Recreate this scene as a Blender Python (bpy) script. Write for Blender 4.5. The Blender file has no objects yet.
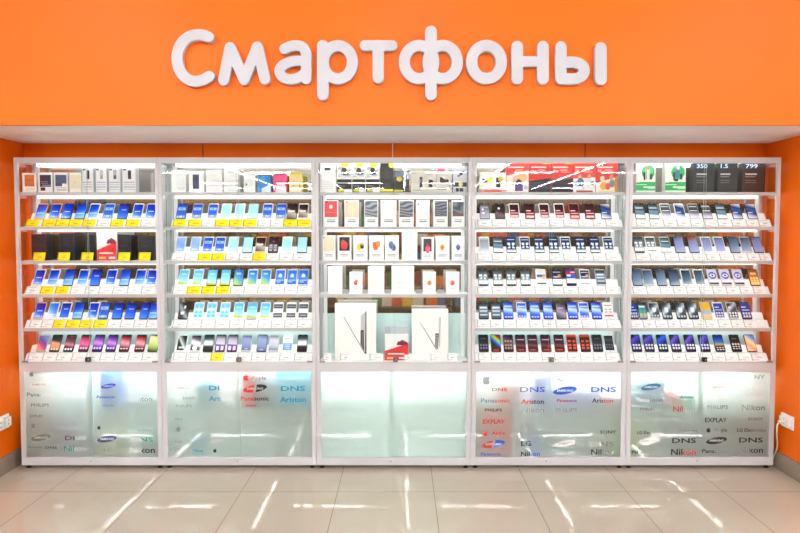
import bpy, math, random
import numpy as np
random.seed(7)
sc = bpy.context.scene
COL = bpy.context.collection

# ------------------------------------------------------------------ camera
H, TH, F, CX, CY = 1.54, math.atan(31 / 661), 661.0, 402.0, 266.5
ST, CT = math.sin(TH), math.cos(TH)


def P(x, y, Y):
    """photo pixel -> (X, Z) on the vertical plane at depth Y"""
    u, v = (x - CX) / F, (CY - y) / F
    t = Y / (v * ST + CT)
    return u * t, H + (v * CT - ST) * t


def PX(x, Y, Z):
    return (x - CX) / F * (Y * CT - (Z - H) * ST)


def PZ(y, Y):
    return P(CX, y, Y)[1]


cam = bpy.data.cameras.new('camera')
cam.sensor_width = 36
cam.lens = 36 * F / 800
cam.shift_x = -(CX - 400) / 800
co = bpy.data.objects.new('camera', cam)
COL.objects.link(co)
co.location = (0, 0, H)
co.rotation_euler = (math.pi / 2 - TH, 0, 0)
sc.camera = co


# ------------------------------------------------------------------ helpers
def lin(h):
    h = h.lstrip('#')
    out = []
    for i in (0, 2, 4):
        c = int(h[i:i + 2], 16) / 255
        out.append(c / 12.92 if c <= .04045 else ((c + .055) / 1.055) ** 2.4)
    return tuple(out)


def mixc(a, b, t):
    return tuple(p + (q - p) * t for p, q in zip(a, b))


def new_mat(name):
    m = bpy.data.materials.new(name)
    m.use_nodes = True
    return m, m.node_tree, m.node_tree.nodes['Principled BSDF']


def mat(name, col, rough=.5, metal=0., spec=.5, coat=0.):
    m, nt, b = new_mat(name)
    if isinstance(col, str):
        col = lin(col)
    b.inputs['Base Color'].default_value = (*col, 1)
    b.inputs['Roughness'].default_value = rough
    b.inputs['Metallic'].default_value = metal
    b.inputs['Specular IOR Level'].default_value = spec
    b.inputs['Coat Weight'].default_value = coat
    return m


def emit(name, col, s):
    m, nt, b = new_mat(name)
    b.inputs['Base Color'].default_value = (.8, .8, .8, 1)
    b.inputs['Emission Color'].default_value = (*col, 1)
    b.inputs['Emission Strength'].default_value = s
    return m


def attr_mat(name, rough, coat=0., spec=.5):
    m, nt, b = new_mat(name)
    a = nt.nodes.new('ShaderNodeVertexColor')
    a.layer_name = 'Col'
    nt.links.new(a.outputs['Color'], b.inputs['Base Color'])
    b.inputs['Roughness'].default_value = rough
    b.inputs['Specular IOR Level'].default_value = spec
    b.inputs['Coat Weight'].default_value = coat
    return m


class MB:
    def __init__(s):
        s.v, s.f, s.m, s.c = [], [], [], []
        s.use_col = False

    def face(s, pts, m=0, col=None):
        i = len(s.v)
        s.v.extend(pts)
        s.f.append(tuple(range(i, i + len(pts))))
        s.m.append(m)
        s.c.append(col or (1, 1, 1))
        if col:
            s.use_col = True

    def mesh(s, verts, faces, m=0, col=None):
        i = len(s.v)
        s.v.extend(verts)
        for f in faces:
            s.f.append(tuple(i + k for k in f))
            s.m.append(m)
            s.c.append(col or (1, 1, 1))
        if col:
            s.use_col = True

    def box(s, x0, x1, y0, y1, z0, z1, m=0, col=None, mf=None):
        v = [(x0, y0, z0), (x1, y0, z0), (x1, y1, z0), (x0, y1, z0), (x0, y0, z1), (x1, y0, z1), (x1, y1, z1), (x0, y1, z1)]
        fs = [(0, 1, 5, 4), (1, 2, 6, 5), (2, 3, 7, 6), (3, 0, 4, 7), (4, 5, 6, 7), (3, 2, 1, 0)]
        i = len(s.v)
        s.v.extend(v)
        for k, f in enumerate(fs):
            s.f.append(tuple(i + q for q in f))
            s.m.append(m if mf is None else mf[k])
            s.c.append(col or (1, 1, 1))
        if col:
            s.use_col = True

    def prism_x(s, prof, x0, x1, m=0, col=None):
        """prof: (y,z) outline, counter-clockwise seen from +x"""
        n = len(prof)
        v = [(x0, y, z) for y, z in prof] + [(x1, y, z) for y, z in prof]
        fs = [tuple(reversed(range(n))), tuple(range(n, 2 * n))]
        fs += [(i, (i + 1) % n, n + (i + 1) % n, n + i) for i in range(n)]
        s.mesh(v, fs, m, col)

    def prism_y(s, prof, y0, y1, m=0, col=None, inset=0.):
        """prof: (x,z) outline counter-clockwise seen from -y; front at y0"""
        n = len(prof)
        rings = [[(x, y0, z) for x, z in prof], [(x, y1, z) for x, z in prof]]
        v = [p for r in rings for p in r]
        fs = [tuple(range(n)), tuple(reversed(range(n, 2 * n)))]
        fs += [(i, n + i, n + (i + 1) % n, (i + 1) % n) for i in range(n)]
        s.mesh(v, fs, m, col)

    def grid_xz(s, x0, x1, z0, z1, y, nx, nz, fn, m=0):
        """front (-y) facing coloured grid, fn(u,v)->linear rgb"""
        i = len(s.v)
        for b in range(nz + 1):
            for a in range(nx + 1):
                s.v.append((x0 + (x1 - x0) * a / nx, y, z0 + (z1 - z0) * b / nz))
        for b in range(nz):
            for a in range(nx):
                k = i + b * (nx + 1) + a
                s.f.append((k, k + 1, k + nx + 2, k + nx + 1))
                s.m.append(m)
                s.c.append(fn((a + .5) / nx, (b + .5) / nz))
        s.use_col = True

    def data(s, name, mats, org=(0, 0, 0)):
        me = bpy.data.meshes.new(name)
        ox, oy, oz = org
        me.from_pydata([(x - ox, y - oy, z - oz) for x, y, z in s.v], [], s.f)
        for m in (mats if isinstance(mats, (list, tuple)) else [mats]):
            me.materials.append(m)
        me.polygons.foreach_set('material_index', s.m)
        if s.use_col:
            ca = me.color_attributes.new('Col', 'FLOAT_COLOR', 'CORNER')
            arr = []
            for p, c in zip(me.polygons, s.c):
                arr.extend([c[0], c[1], c[2], 1.] * p.loop_total)
            ca.data.foreach_set('color', arr)
        me.update()
        return me


def link(name, data, parent=None, loc=(0, 0, 0), rot=(0, 0, 0)):
    o = bpy.data.objects.new(name, data)
    COL.objects.link(o)
    o.location = loc
    o.rotation_euler = rot
    if parent is not None:
        o.parent = parent
    return o


def tag(o, label, cat, group=None, kind=None):
    n = len(label.split())
    assert 4 <= n <= 16, (n, label)
    o['label'] = label
    o['category'] = cat
    if group:
        o['group'] = group
    if kind:
        o['kind'] = kind
    return o


def struct(name, mb, mats):
    o = link(name, mb.data(name, mats))
    o['kind'] = 'structure'
    return o


def tube(mb, pts, r, n=8, m=0):
    """tube mesh along a polyline"""
    from mathutils import Vector
    pts = [Vector(p) for p in pts]
    rings = []
    for i, p in enumerate(pts):
        d = (pts[min(i + 1, len(pts) - 1)] - pts[max(i - 1, 0)]).normalized()
        a = d.cross(Vector((0.3, 0.2, 1))).normalized()
        b = d.cross(a)
        rings.append([tuple(p + a * r * math.cos(2 * math.pi * k / n) + b * r * math.sin(2 * math.pi * k / n)) for k in range(n)])
    v = [q for g in rings for q in g]
    f = []
    for i in range(len(rings) - 1):
        for k in range(n):
            f.append((i * n + k, i * n + (k + 1) % n, (i + 1) * n + (k + 1) % n, (i + 1) * n + k))
    f.append(tuple(reversed(range(n))))
    f.append(tuple(range((len(rings) - 1) * n, len(rings) * n)))
    mb.mesh(v, f, m)


def smooth_path(pts, n=8):
    out = []
    for i in range(len(pts) - 1):
        p0, p1, p2, p3 = pts[max(i - 1, 0)], pts[i], pts[i + 1], pts[min(i + 2, len(pts) - 1)]
        for k in range(n):
            t = k / n
            out.append(tuple(.5 * (2 * b + (c - a) * t + (2 * a - 5 * b + 4 * c - d) * t * t + (3 * b - a - 3 * c + d) * t ** 3)
                             for a, b, c, d in zip(p0, p1, p2, p3)))
    out.append(tuple(pts[-1]))
    return out


def rrect(x0, x1, z0, z1, r, n=4):
    out = []
    for cx, cz, a0 in ((x1 - r, z0 + r, -90), (x1 - r, z1 - r, 0), (x0 + r, z1 - r, 90), (x0 + r, z0 + r, 180)):
        for k in range(n + 1):
            a = math.radians(a0 + 90 * k / n)
            out.append((cx + r * math.cos(a), cz + r * math.sin(a)))
    return out


# ------------------------------------------------------------------ materials
M = {}
M['frame'] = mat('lacquered_frame', (.60, .605, .64), .35)
M['lip'] = mat('shelf_lip_aluminium', (.55, .54, .56), .35)
M['white'] = mat('white_board', (.86, .87, .87), .45)
M['acryl'] = mat('white_acrylic', (.87, .88, .89), .25)
M['black'] = mat('black_plastic', (.012, .012, .014), .3)
M['steel'] = mat('dull_steel', (.33, .32, .31), .35, .6)
M['strip'] = emit('led_strip', (.94, .985, 1), 5.2)
M['bar'] = emit('led_diffuser', (.95, .985, 1), 1.7)
M['strip_low'] = emit('led_strip_cabinet', (.97, 1, .99), 40)
M['frostback'] = mat('frosted_back_glass', (.64, .84, .83), .35)
M['letter'] = mat('letter_white', (.52, .54, .61), .4)
M['soffit'] = mat('soffit_white', (.88, .87, .88), .5)
M['base'] = mat('skirting_tile', (.30, .24, .19), .25)
M['ceil'] = mat('ceiling_white', (.8, .8, .8), .8)
M['tube'] = emit('fluorescent_tube', (1, .99, .97), 58)
M['socket'] = mat('socket_white', (.82, .81, .8), .35)
M['hole'] = mat('socket_hole', (.08, .07, .07), .5)
M['cord'] = mat('cord_cream', (.8, .72, .5), .45)
M['glassedge'] = mat('polished_glass_edge', (.42, .52, .50), .2)
M['print'] = attr_mat('printed_card', .42)
M['screen'] = attr_mat('phone_screen_print', .35, 0., .15)
M['tagprint'] = attr_mat('price_card_paper', .6, 0., .3)
M['text'] = attr_mat('door_print', .5)


def orange_mat():
    m, nt, b = new_mat('orange_paint')
    tc = nt.nodes.new('ShaderNodeNewGeometry')
    nz = nt.nodes.new('ShaderNodeTexNoise')
    nz.inputs['Scale'].default_value = 1.3
    nz.inputs['Detail'].default_value = 3
    mp = nt.nodes.new('ShaderNodeMix')
    mp.data_type = 'RGBA'
    mp.inputs[6].default_value = (.92, .150, .0, 1)
    mp.inputs[7].default_value = (.94, .164, .0005, 1)
    nt.links.new(tc.outputs['Position'], nz.inputs['Vector'])
    nt.links.new(nz.outputs['Fac'], mp.inputs[0])
    nt.links.new(mp.outputs[2], b.inputs['Base Color'])
    b.inputs['Roughness'].default_value = .42
    b.inputs['Specular IOR Level'].default_value = .25
    return m


M['orange'] = orange_mat()


def floor_mat():
    m, nt, b = new_mat('floor_tiles')
    N, L = nt.nodes.new, nt.links.new
    g = N('ShaderNodeNewGeometry')
    sp = N('ShaderNodeSeparateXYZ')
    L(g.outputs['Position'], sp.inputs[0])

    def frac(sock, off, per, w):
        a = N('ShaderNodeMath'); a.operation = 'SUBTRACT'; a.inputs[1].default_value = off - 50 * per
        d = N('ShaderNodeMath'); d.operation = 'DIVIDE'; d.inputs[1].default_value = per
        f = N('ShaderNodeMath'); f.operation = 'FRACT'
        c = N('ShaderNodeMath'); c.operation = 'LESS_THAN'; c.inputs[1].default_value = w / per
        L(sock, a.inputs[0]); L(a.outputs[0], d.inputs[0]); L(d.outputs[0], f.inputs[0]); L(f.outputs[0], c.inputs[0])
        return c.outputs[0]
    gx = frac(sp.outputs['X'], .19, .58, .0045)
    gy = frac(sp.outputs['Y'], 3.906, .58, .006)
    mx = N('ShaderNodeMath'); mx.operation = 'MAXIMUM'
    L(gx, mx.inputs[0]); L(gy, mx.inputs[1])
    nz = N('ShaderNodeTexNoise'); nz.inputs['Scale'].default_value = 5; nz.inputs['Detail'].default_value = 6
    L(g.outputs['Position'], nz.inputs['Vector'])
    c1 = N('ShaderNodeMix'); c1.data_type = 'RGBA'
    c1.inputs[6].default_value = (.47, .425, .345, 1); c1.inputs[7].default_value = (.52, .47, .385, 1)
    L(nz.outputs['Fac'], c1.inputs[0])
    c2 = N('ShaderNodeMix'); c2.data_type = 'RGBA'
    c2.inputs[7].default_value = (.27, .22, .17, 1)
    L(c1.outputs[2], c2.inputs[6]); L(mx.outputs[0], c2.inputs[0])
    L(c2.outputs[2], b.inputs['Base Color'])
    b.inputs['Roughness'].default_value = .02
    b.inputs['IOR'].default_value = 1.55
    return m


def glass_mat(name, tint, ior=1.5, rough=0.):
    m, nt, b = new_mat(name)
    nt.nodes.remove(b)
    N, L = nt.nodes.new, nt.links.new
    out = nt.nodes['Material Output']
    tr = N('ShaderNodeBsdfTransparent'); tr.inputs[0].default_value = (*tint, 1)
    gl = N('ShaderNodeBsdfGlossy'); gl.inputs['Roughness'].default_value = rough
    fr = N('ShaderNodeFresnel'); fr.inputs['IOR'].default_value = ior
    ge = N('ShaderNodeNewGeometry')
    inv = N('ShaderNodeMath'); inv.operation = 'SUBTRACT'; inv.inputs[0].default_value = 1
    mu = N('ShaderNodeMath'); mu.operation = 'MULTIPLY'
    mx = N('ShaderNodeMixShader')
    L(ge.outputs['Backfacing'], inv.inputs[1]); L(inv.outputs[0], mu.inputs[1]); L(fr.outputs[0], mu.inputs[0])
    L(mu.outputs[0], mx.inputs[0]); L(tr.outputs[0], mx.inputs[1]); L(gl.outputs[0], mx.inputs[2])
    L(mx.outputs[0], out.inputs[0])
    return m


def frosted_mat():
    m, nt, b = new_mat('frosted_glass')
    nt.nodes.remove(b)
    N, L = nt.nodes.new, nt.links.new
    out = nt.nodes['Material Output']
    rf = N('ShaderNodeBsdfRefraction'); rf.inputs['Color'].default_value = (.90, .96, .94, 1)
    rf.inputs['Roughness'].default_value = .30; rf.inputs['IOR'].default_value = 1.25
    tl = N('ShaderNodeBsdfTranslucent'); tl.inputs[0].default_value = (.86, .92, .89, 1)
    df = N('ShaderNodeBsdfDiffuse'); df.inputs[0].default_value = (.76, .84, .81, 1)
    m1 = N('ShaderNodeMixShader'); m1.inputs[0].default_value = .5
    L(tl.outputs[0], m1.inputs[1]); L(df.outputs[0], m1.inputs[2])
    m2 = N('ShaderNodeMixShader'); m2.inputs[0].default_value = .38
    L(rf.outputs[0], m2.inputs[1]); L(m1.outputs[0], m2.inputs[2])
    gl = N('ShaderNodeBsdfGlossy'); gl.inputs['Roughness'].default_value = .0
    fr = N('ShaderNodeFresnel'); fr.inputs['IOR'].default_value = 1.65
    ge = N('ShaderNodeNewGeometry')
    inv = N('ShaderNodeMath'); inv.operation = 'SUBTRACT'; inv.inputs[0].default_value = 1
    mu = N('ShaderNodeMath'); mu.operation = 'MULTIPLY'
    mx = N('ShaderNodeMixShader')
    L(ge.outputs['Backfacing'], inv.inputs[1]); L(inv.outputs[0], mu.inputs[1]); L(fr.outputs[0], mu.inputs[0])
    L(mu.outputs[0], mx.inputs[0]); L(m2.outputs[0], mx.inputs[1]); L(gl.outputs[0], mx.inputs[2])
    L(mx.outputs[0], out.inputs[0])
    return m


M['floor'] = floor_mat()
M['glass'] = glass_mat('clear_glass', (.985, .995, .99))
M['greenglass'] = glass_mat('green_shelf_glass', (.80, .87, .85))
M['shelfedge'] = mat('dark_glass_edge', (.16, .24, .22), .25)
M['smoked'] = glass_mat('milky_top_glass', (.56, .55, .54))
M['frost'] = frosted_mat()


def back_mat():
    m, nt, b = new_mat('bronze_back_glass')
    b.inputs['Base Color'].default_value = (.15, .095, .04, 1)
    b.inputs['Roughness'].default_value = .6
    b.inputs['Specular IOR Level'].default_value = 0
    gl = nt.nodes.new('ShaderNodeBsdfGlossy'); gl.inputs['Roughness'].default_value = .0
    gl.inputs['Color'].default_value = (.95, .93, .9, 1)
    mx = nt.nodes.new('ShaderNodeMixShader'); mx.inputs[0].default_value = .5
    nt.links.new(b.outputs[0], mx.inputs[1]); nt.links.new(gl.outputs[0], mx.inputs[2])
    nt.links.new(mx.outputs[0], nt.nodes['Material Output'].inputs[0])
    return m


M['mirror'] = back_mat()

# ------------------------------------------------------------------ the room
XL, XR, YB, YF = -2.575, 2.49, 4.535, 3.80
ZS = 2.165
mb = MB(); mb.box(-9, 9, -22, 5.2, -.1, 0); struct('floor', mb, M['floor'])
mb = MB(); mb.box(-9, 9, -22.1, -22, 0, 3.6); struct('wall_rear', mb, mat('rear_wall_paint', (.20, .12, .06), .6))
mb = MB(); mb.box(-9, 9, -22, 5.2, 3.6, 3.7); struct('ceiling', mb, M['ceil'])
mb = MB(); mb.box(XL - .3, XR + .3, YB, YB + .1, 0, 3.6); struct('wall_back', mb, M['orange'])
mb = MB(); mb.box(-9, XL, YF, 4.635, 0, ZS + .1); struct('wall_left', mb, M['orange'])
mb = MB(); mb.box(XR, 9, YF, 4.635, 0, ZS + .1); struct('wall_right', mb, M['orange'])
mb = MB(); mb.box(-9, 9, YF - .03, YF, ZS, 3.6); struct('wall_front', mb, M['orange'])
mb = MB(); mb.box(XL, XR, YF, YB - .02, ZS, ZS + .05); struct('trim_1', mb, M['soffit'])
mb = MB(); mb.box(XL, XL + .012, YF, YB, 0, .115); struct('baseboard_left', mb, M['base'])
mb = MB(); mb.box(XR - .012, XR, YF, YB, 0, .115); struct('baseboard_right', mb, M['base'])
seam = mat('wall_seam', (.30, .03, .002), .6)
for k, px in enumerate((203, 585)):
    X = PX(px, YB, 2.1)
    mb = MB(); mb.box(X - .003, X + .003, YB - .002, YB, 0, ZS); struct('trim_%d' % (k + 2), mb, seam)

# ------------------------------------------------------------------ sign letters
def letter_field(strokes, closed_ellipses=()):
    """strokes: [(points, radius)] in photo pixels -> outline loops by marching squares"""
    pts = [p for s, r in strokes for p in s]
    rmax = max(r for s, r in strokes) + 2
    x0, x1 = min(p[0] for p in pts) - rmax, max(p[0] for p in pts) + rmax
    y0, y1 = min(p[1] for p in pts) - rmax, max(p[1] for p in pts) + rmax
    st = .4
    nx, ny = int((x1 - x0) / st) + 2, int((y1 - y0) / st) + 2
    gx, gy = np.meshgrid(x0 + st * np.arange(nx), y0 + st * np.arange(ny))
    d = np.full(gx.shape, 1e9)
    for s, r in strokes:
        for (ax, ay), (bx, by) in zip(s[:-1], s[1:]):
            dx, dy = bx - ax, by - ay
            q = dx * dx + dy * dy + 1e-12
            t = np.clip(((gx - ax) * dx + (gy - ay) * dy) / q, 0, 1)
            d = np.minimum(d, np.hypot(gx - ax - t * dx, gy - ay - t * dy) - r)
    # marching squares
    seg = {}
    def cross(i0, j0, i1, j1):
        a, b = d[j0, i0], d[j1, i1]
        t = a / (a - b)
        return (x0 + st * (i0 + (i1 - i0) * t), y0 + st * (j0 + (j1 - j0) * t))
    for j in range(ny - 1):
        for i in range(nx - 1):
            c = [d[j, i] < 0, d[j, i + 1] < 0, d[j + 1, i + 1] < 0, d[j + 1, i] < 0]
            if all(c) or not any(c):
                continue
            ed = {}
            if c[0] != c[1]: ed[0] = (('h', i, j), cross(i, j, i + 1, j))
            if c[1] != c[2]: ed[1] = (('v', i + 1, j), cross(i + 1, j, i + 1, j + 1))
            if c[2] != c[3]: ed[2] = (('h', i, j + 1), cross(i, j + 1, i + 1, j + 1))
            if c[3] != c[0]: ed[3] = (('v', i, j), cross(i, j, i, j + 1))
            ks = sorted(ed)
            prs = [(ks[0], ks[1])] if len(ks) == 2 else [(0, 1), (2, 3)]
            for a, b in prs:
                seg.setdefault(ed[a][0], []).append((ed[b][0], ed[a][1]))
                seg.setdefault(ed[b][0], []).append((ed[a][0], ed[b][1]))
    loops, seen = [], set()
    for k0 in seg:
        if k0 in seen:
            continue
        loop, k, prev = [], k0, None
        while k not in seen:
            seen.add(k)
            loop.append(seg[k][0][1])
            nb = [q[0] for q in seg[k]]
            nx_ = nb[0] if nb[0] != prev else nb[-1]
            prev, k = k, nx_
        if len(loop) > 6:
            # light simplification: keep every second point
            loops.append(loop[::2])
    return loops


def curve_solid(name, loops3, depth, bevel, material, loc, rot=(math.pi / 2, 0, 0)):
    cu = bpy.data.curves.new(name, 'CURVE')
    cu.dimensions = '2D'
    cu.fill_mode = 'BOTH'
    cu.extrude = depth / 2 - bevel
    cu.bevel_depth = bevel
    cu.bevel_resolution = 2
    cu.offset = -bevel
    for lp in loops3:
        s = cu.splines.new('POLY')
        s.points.add(len(lp) - 1)
        for p, q in zip(s.points, lp):
            p.co = (q[0], q[1], 0, 1)
        s.use_cyclic_u = True
    tmp = bpy.data.objects.new('tmp', cu)
    me = bpy.data.meshes.new_from_object(tmp)
    bpy.data.objects.remove(tmp)
    me.name = name
    me.materials.clear()
    me.materials.append(material)
    return me


def ell(cx, cy, rx, ry, n=40):
    return [(cx + rx * math.cos(2 * math.pi * k / n), cy + ry * math.sin(2 * math.pi * k / n)) for k in range(n + 1)]


def cv(pts, ox, oy, s=5.92):
    return [(ox + a / s, oy + b / s) for a, b in pts]


k = 5.92
C1, C2, C3, C4, C5 = (165, 20), (265, 20), (355, 20), (455, 20), (525, 20)
LET = [
    ('С', [(cv(smooth_path([(256, 100), (225, 88), (185, 86), (140, 98), (100, 132), (77, 178), (70, 225), (78, 278), (103, 324), (143, 354), (187, 362), (228, 351), (260, 333)]), *C1), 33 / k)]),
    ('м', [(cv([(345, 355), (384, 162), (467, 352), (546, 159), (590, 349)], *C1), 33 / k)]),
    ('а', [(cv(smooth_path([(115, 170), (148, 155), (185, 150), (222, 160), (242, 196), (243, 240)]) + [(243, 348)], *C2), 31.5 / k),
           (cv(smooth_path([(243, 240), (170, 242), (112, 262), (85, 298), (100, 333), (142, 350), (188, 344), (232, 318)]), *C2), 31 / k)]),
    ('р', [(cv([(342, 152), (342, 440)], *C2), 35 / k), (cv(ell(431, 249, 86, 98), *C2), 33.5 / k)]),
    ('т', [(cv([(59, 150), (220, 150)], *C3), 32 / k), (cv([(137, 150), (137, 342)], *C3), 34 / k)]),
    ('ф', [(cv([(450, 68), (450, 440)], *C3), 35.5 / k), (cv(ell(379, 248, 87, 98), *C3), 34 / k), (cv(ell(519, 248, 87, 98), *C3), 34 / k)]),
    ('о', [(cv(ell(186.5, 248, 88, 98), *C4), 34 / k)]),
    ('н', [(cv([(369, 157), (369, 346)], *C4), 35 / k), (cv([(521.5, 157), (521.5, 346)], *C4), 35 / k), (cv([(369, 245), (521.5, 245)], *C4), 32 / k)]),
    ('ы', [(cv([(214, 158), (214, 345)] + smooth_path([(214, 347), (295, 347), (335, 332), (352, 298), (335, 266), (295, 250), (214, 250)]), *C5), 33.5 / k)]),
]
DESC = {'С': 'capital С opening the orange wall sign', 'м': 'lowercase м beside the capital on the orange wall', 'а': 'lowercase а between м and р on the orange wall',
        'р': 'lowercase р with a descending stem on the orange wall', 'т': 'lowercase т between р and ф on the orange wall', 'ф': 'lowercase ф, tallest letter of the orange wall sign',
        'о': 'round lowercase о beside the ф on the orange wall', 'н': 'lowercase н between о and ы on the orange wall', 'ы': 'lowercase ы ending the orange wall sign'}
YL = YF - .03
DEP = .04
for ch, strokes in LET:
    loops = letter_field(strokes)
    cx = sum(p[0] for p in loops[0]) / len(loops[0])
    X0, Z0 = P(cx, 70, YL - DEP)
    l3 = []
    for lp in loops:
        l3.append([(P(x, y, YL - DEP)[0] - X0, P(x, y, YL - DEP)[1] - Z0) for x, y in lp])
    me = curve_solid('sign_letter', l3, DEP, .004, M['letter'], None)
    o = link('sign_letter', me, None, (X0, YL - DEP / 2 - .0005, Z0), (math.pi / 2, 0, 0))
    tag(o, 'white rounded raised letter, ' + DESC[ch], 'letter', 'raised sign letters')
    if ch == 'ы':
        loops = letter_field([(cv([(450, 166), (450, 350)], *C5), 36 / k)])
        l3 = [[(P(x, y, YL - DEP)[0] - X0, P(x, y, YL - DEP)[1] - Z0) for x, y in lp] for lp in loops]
        link('letter_stroke', curve_solid('letter_stroke', l3, DEP, .004, M['letter'], None), o)

# ------------------------------------------------------------------ printed lettering (text -> mesh)
_tc = {}


def text_mesh(body, bold=False):
    key = (body, bold)
    if key in _tc:
        return _tc[key]
    cu = bpy.data.curves.new('t', 'FONT')
    cu.body = body
    cu.resolution_u = 2
    if bold:
        cu.offset = .018
    tmp = bpy.data.objects.new('tmp', cu)
    me = bpy.data.meshes.new_from_object(tmp)
    bpy.data.objects.remove(tmp)
    v = [(a.co.x, a.co.y) for a in me.vertices]
    f = [tuple(p.vertices) for p in me.polygons]
    bpy.data.meshes.remove(me)
    xs, ys = [a for a, b in v] or [0, 1], [b for a, b in v] or [0, 1]
    r = (v, f, min(xs), max(xs), min(ys), max(ys))
    _tc[key] = r
    return r


def put_text(mb, body, x0, x1, z0, z1, y, col, bold=True, col2=None, split=.5):
    v, f, a0, a1, b0, b1 = text_mesh(body, bold)
    vv = [(x0 + (x - a0) / (a1 - a0) * (x1 - x0), y, z0 + (z - b0) / (b1 - b0) * (z1 - z0)) for x, z in v]
    if col2 is None:
        mb.mesh(vv, f, 0, col)
    else:
        xm = x0 + (x1 - x0) * split
        fa = [q for q in f if sum(vv[i][0] for i in q) / len(q) < xm]
        fb = [q for q in f if sum(vv[i][0] for i in q) / len(q) >= xm]
        if fa: mb.mesh(vv, fa, 0, col)
        if fb: mb.mesh(vv, fb, 0, col2)


# ------------------------------------------------------------------ display cabinets
XB = [PX(x, 4.3, 1.2) for x in (16.8, 160, 315.6, 471.6, 628, 778)]
YFR = 4.30               # front plane
YBK = 4.515              # back plane
Z_TOP = PZ(157.4, YFR)
Z_RAIL = PZ(163.0, YFR)
Z_SH = [PZ(y, YFR) for y in (192.0, 226.7, 261.0, 294.6, 328.6)]
Z_DECK = PZ(362.0, YFR)
Z_DOORT = PZ(371.8, YFR)
Z_MID = PZ(408.8, YFR)
Z_DOORB = PZ(457.3, YFR)
Z_BOT = PZ(465.2, YFR)
Z_FROST = PZ(313, YBK)
CAB = ['leftmost cabinet', 'second cabinet', 'middle cabinet', 'fourth cabinet', 'rightmost cabinet']
CLAB = ['leftmost white glass display cabinet, beside the orange wall, phones over frosted doors',
        'second white glass display cabinet, pale-screened phones, red and cyan frosted door',
        'middle white glass display cabinet holding white phone boxes and two laptop boxes',
        'fourth white glass display cabinet, big red boxes on its top shelf',
        'rightmost white glass display cabinet, green and black boxes on its top shelf']
POST, POSTL = .021, .031
ROWN = ['top', 'second', 'third', 'fourth', 'fifth', 'bottom']

_ = lambda h: lin(h)
WH, GR, DK, RD, BL, CY_, TE, PU = _('f4f6f6'), _('8b9291'), _('2b3033'), _('d9392f'), _('2d63d6'), _('1aa3c8'), _('3aa79a'), _('4a3d6a')
FG = _('a8b0ae')
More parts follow.
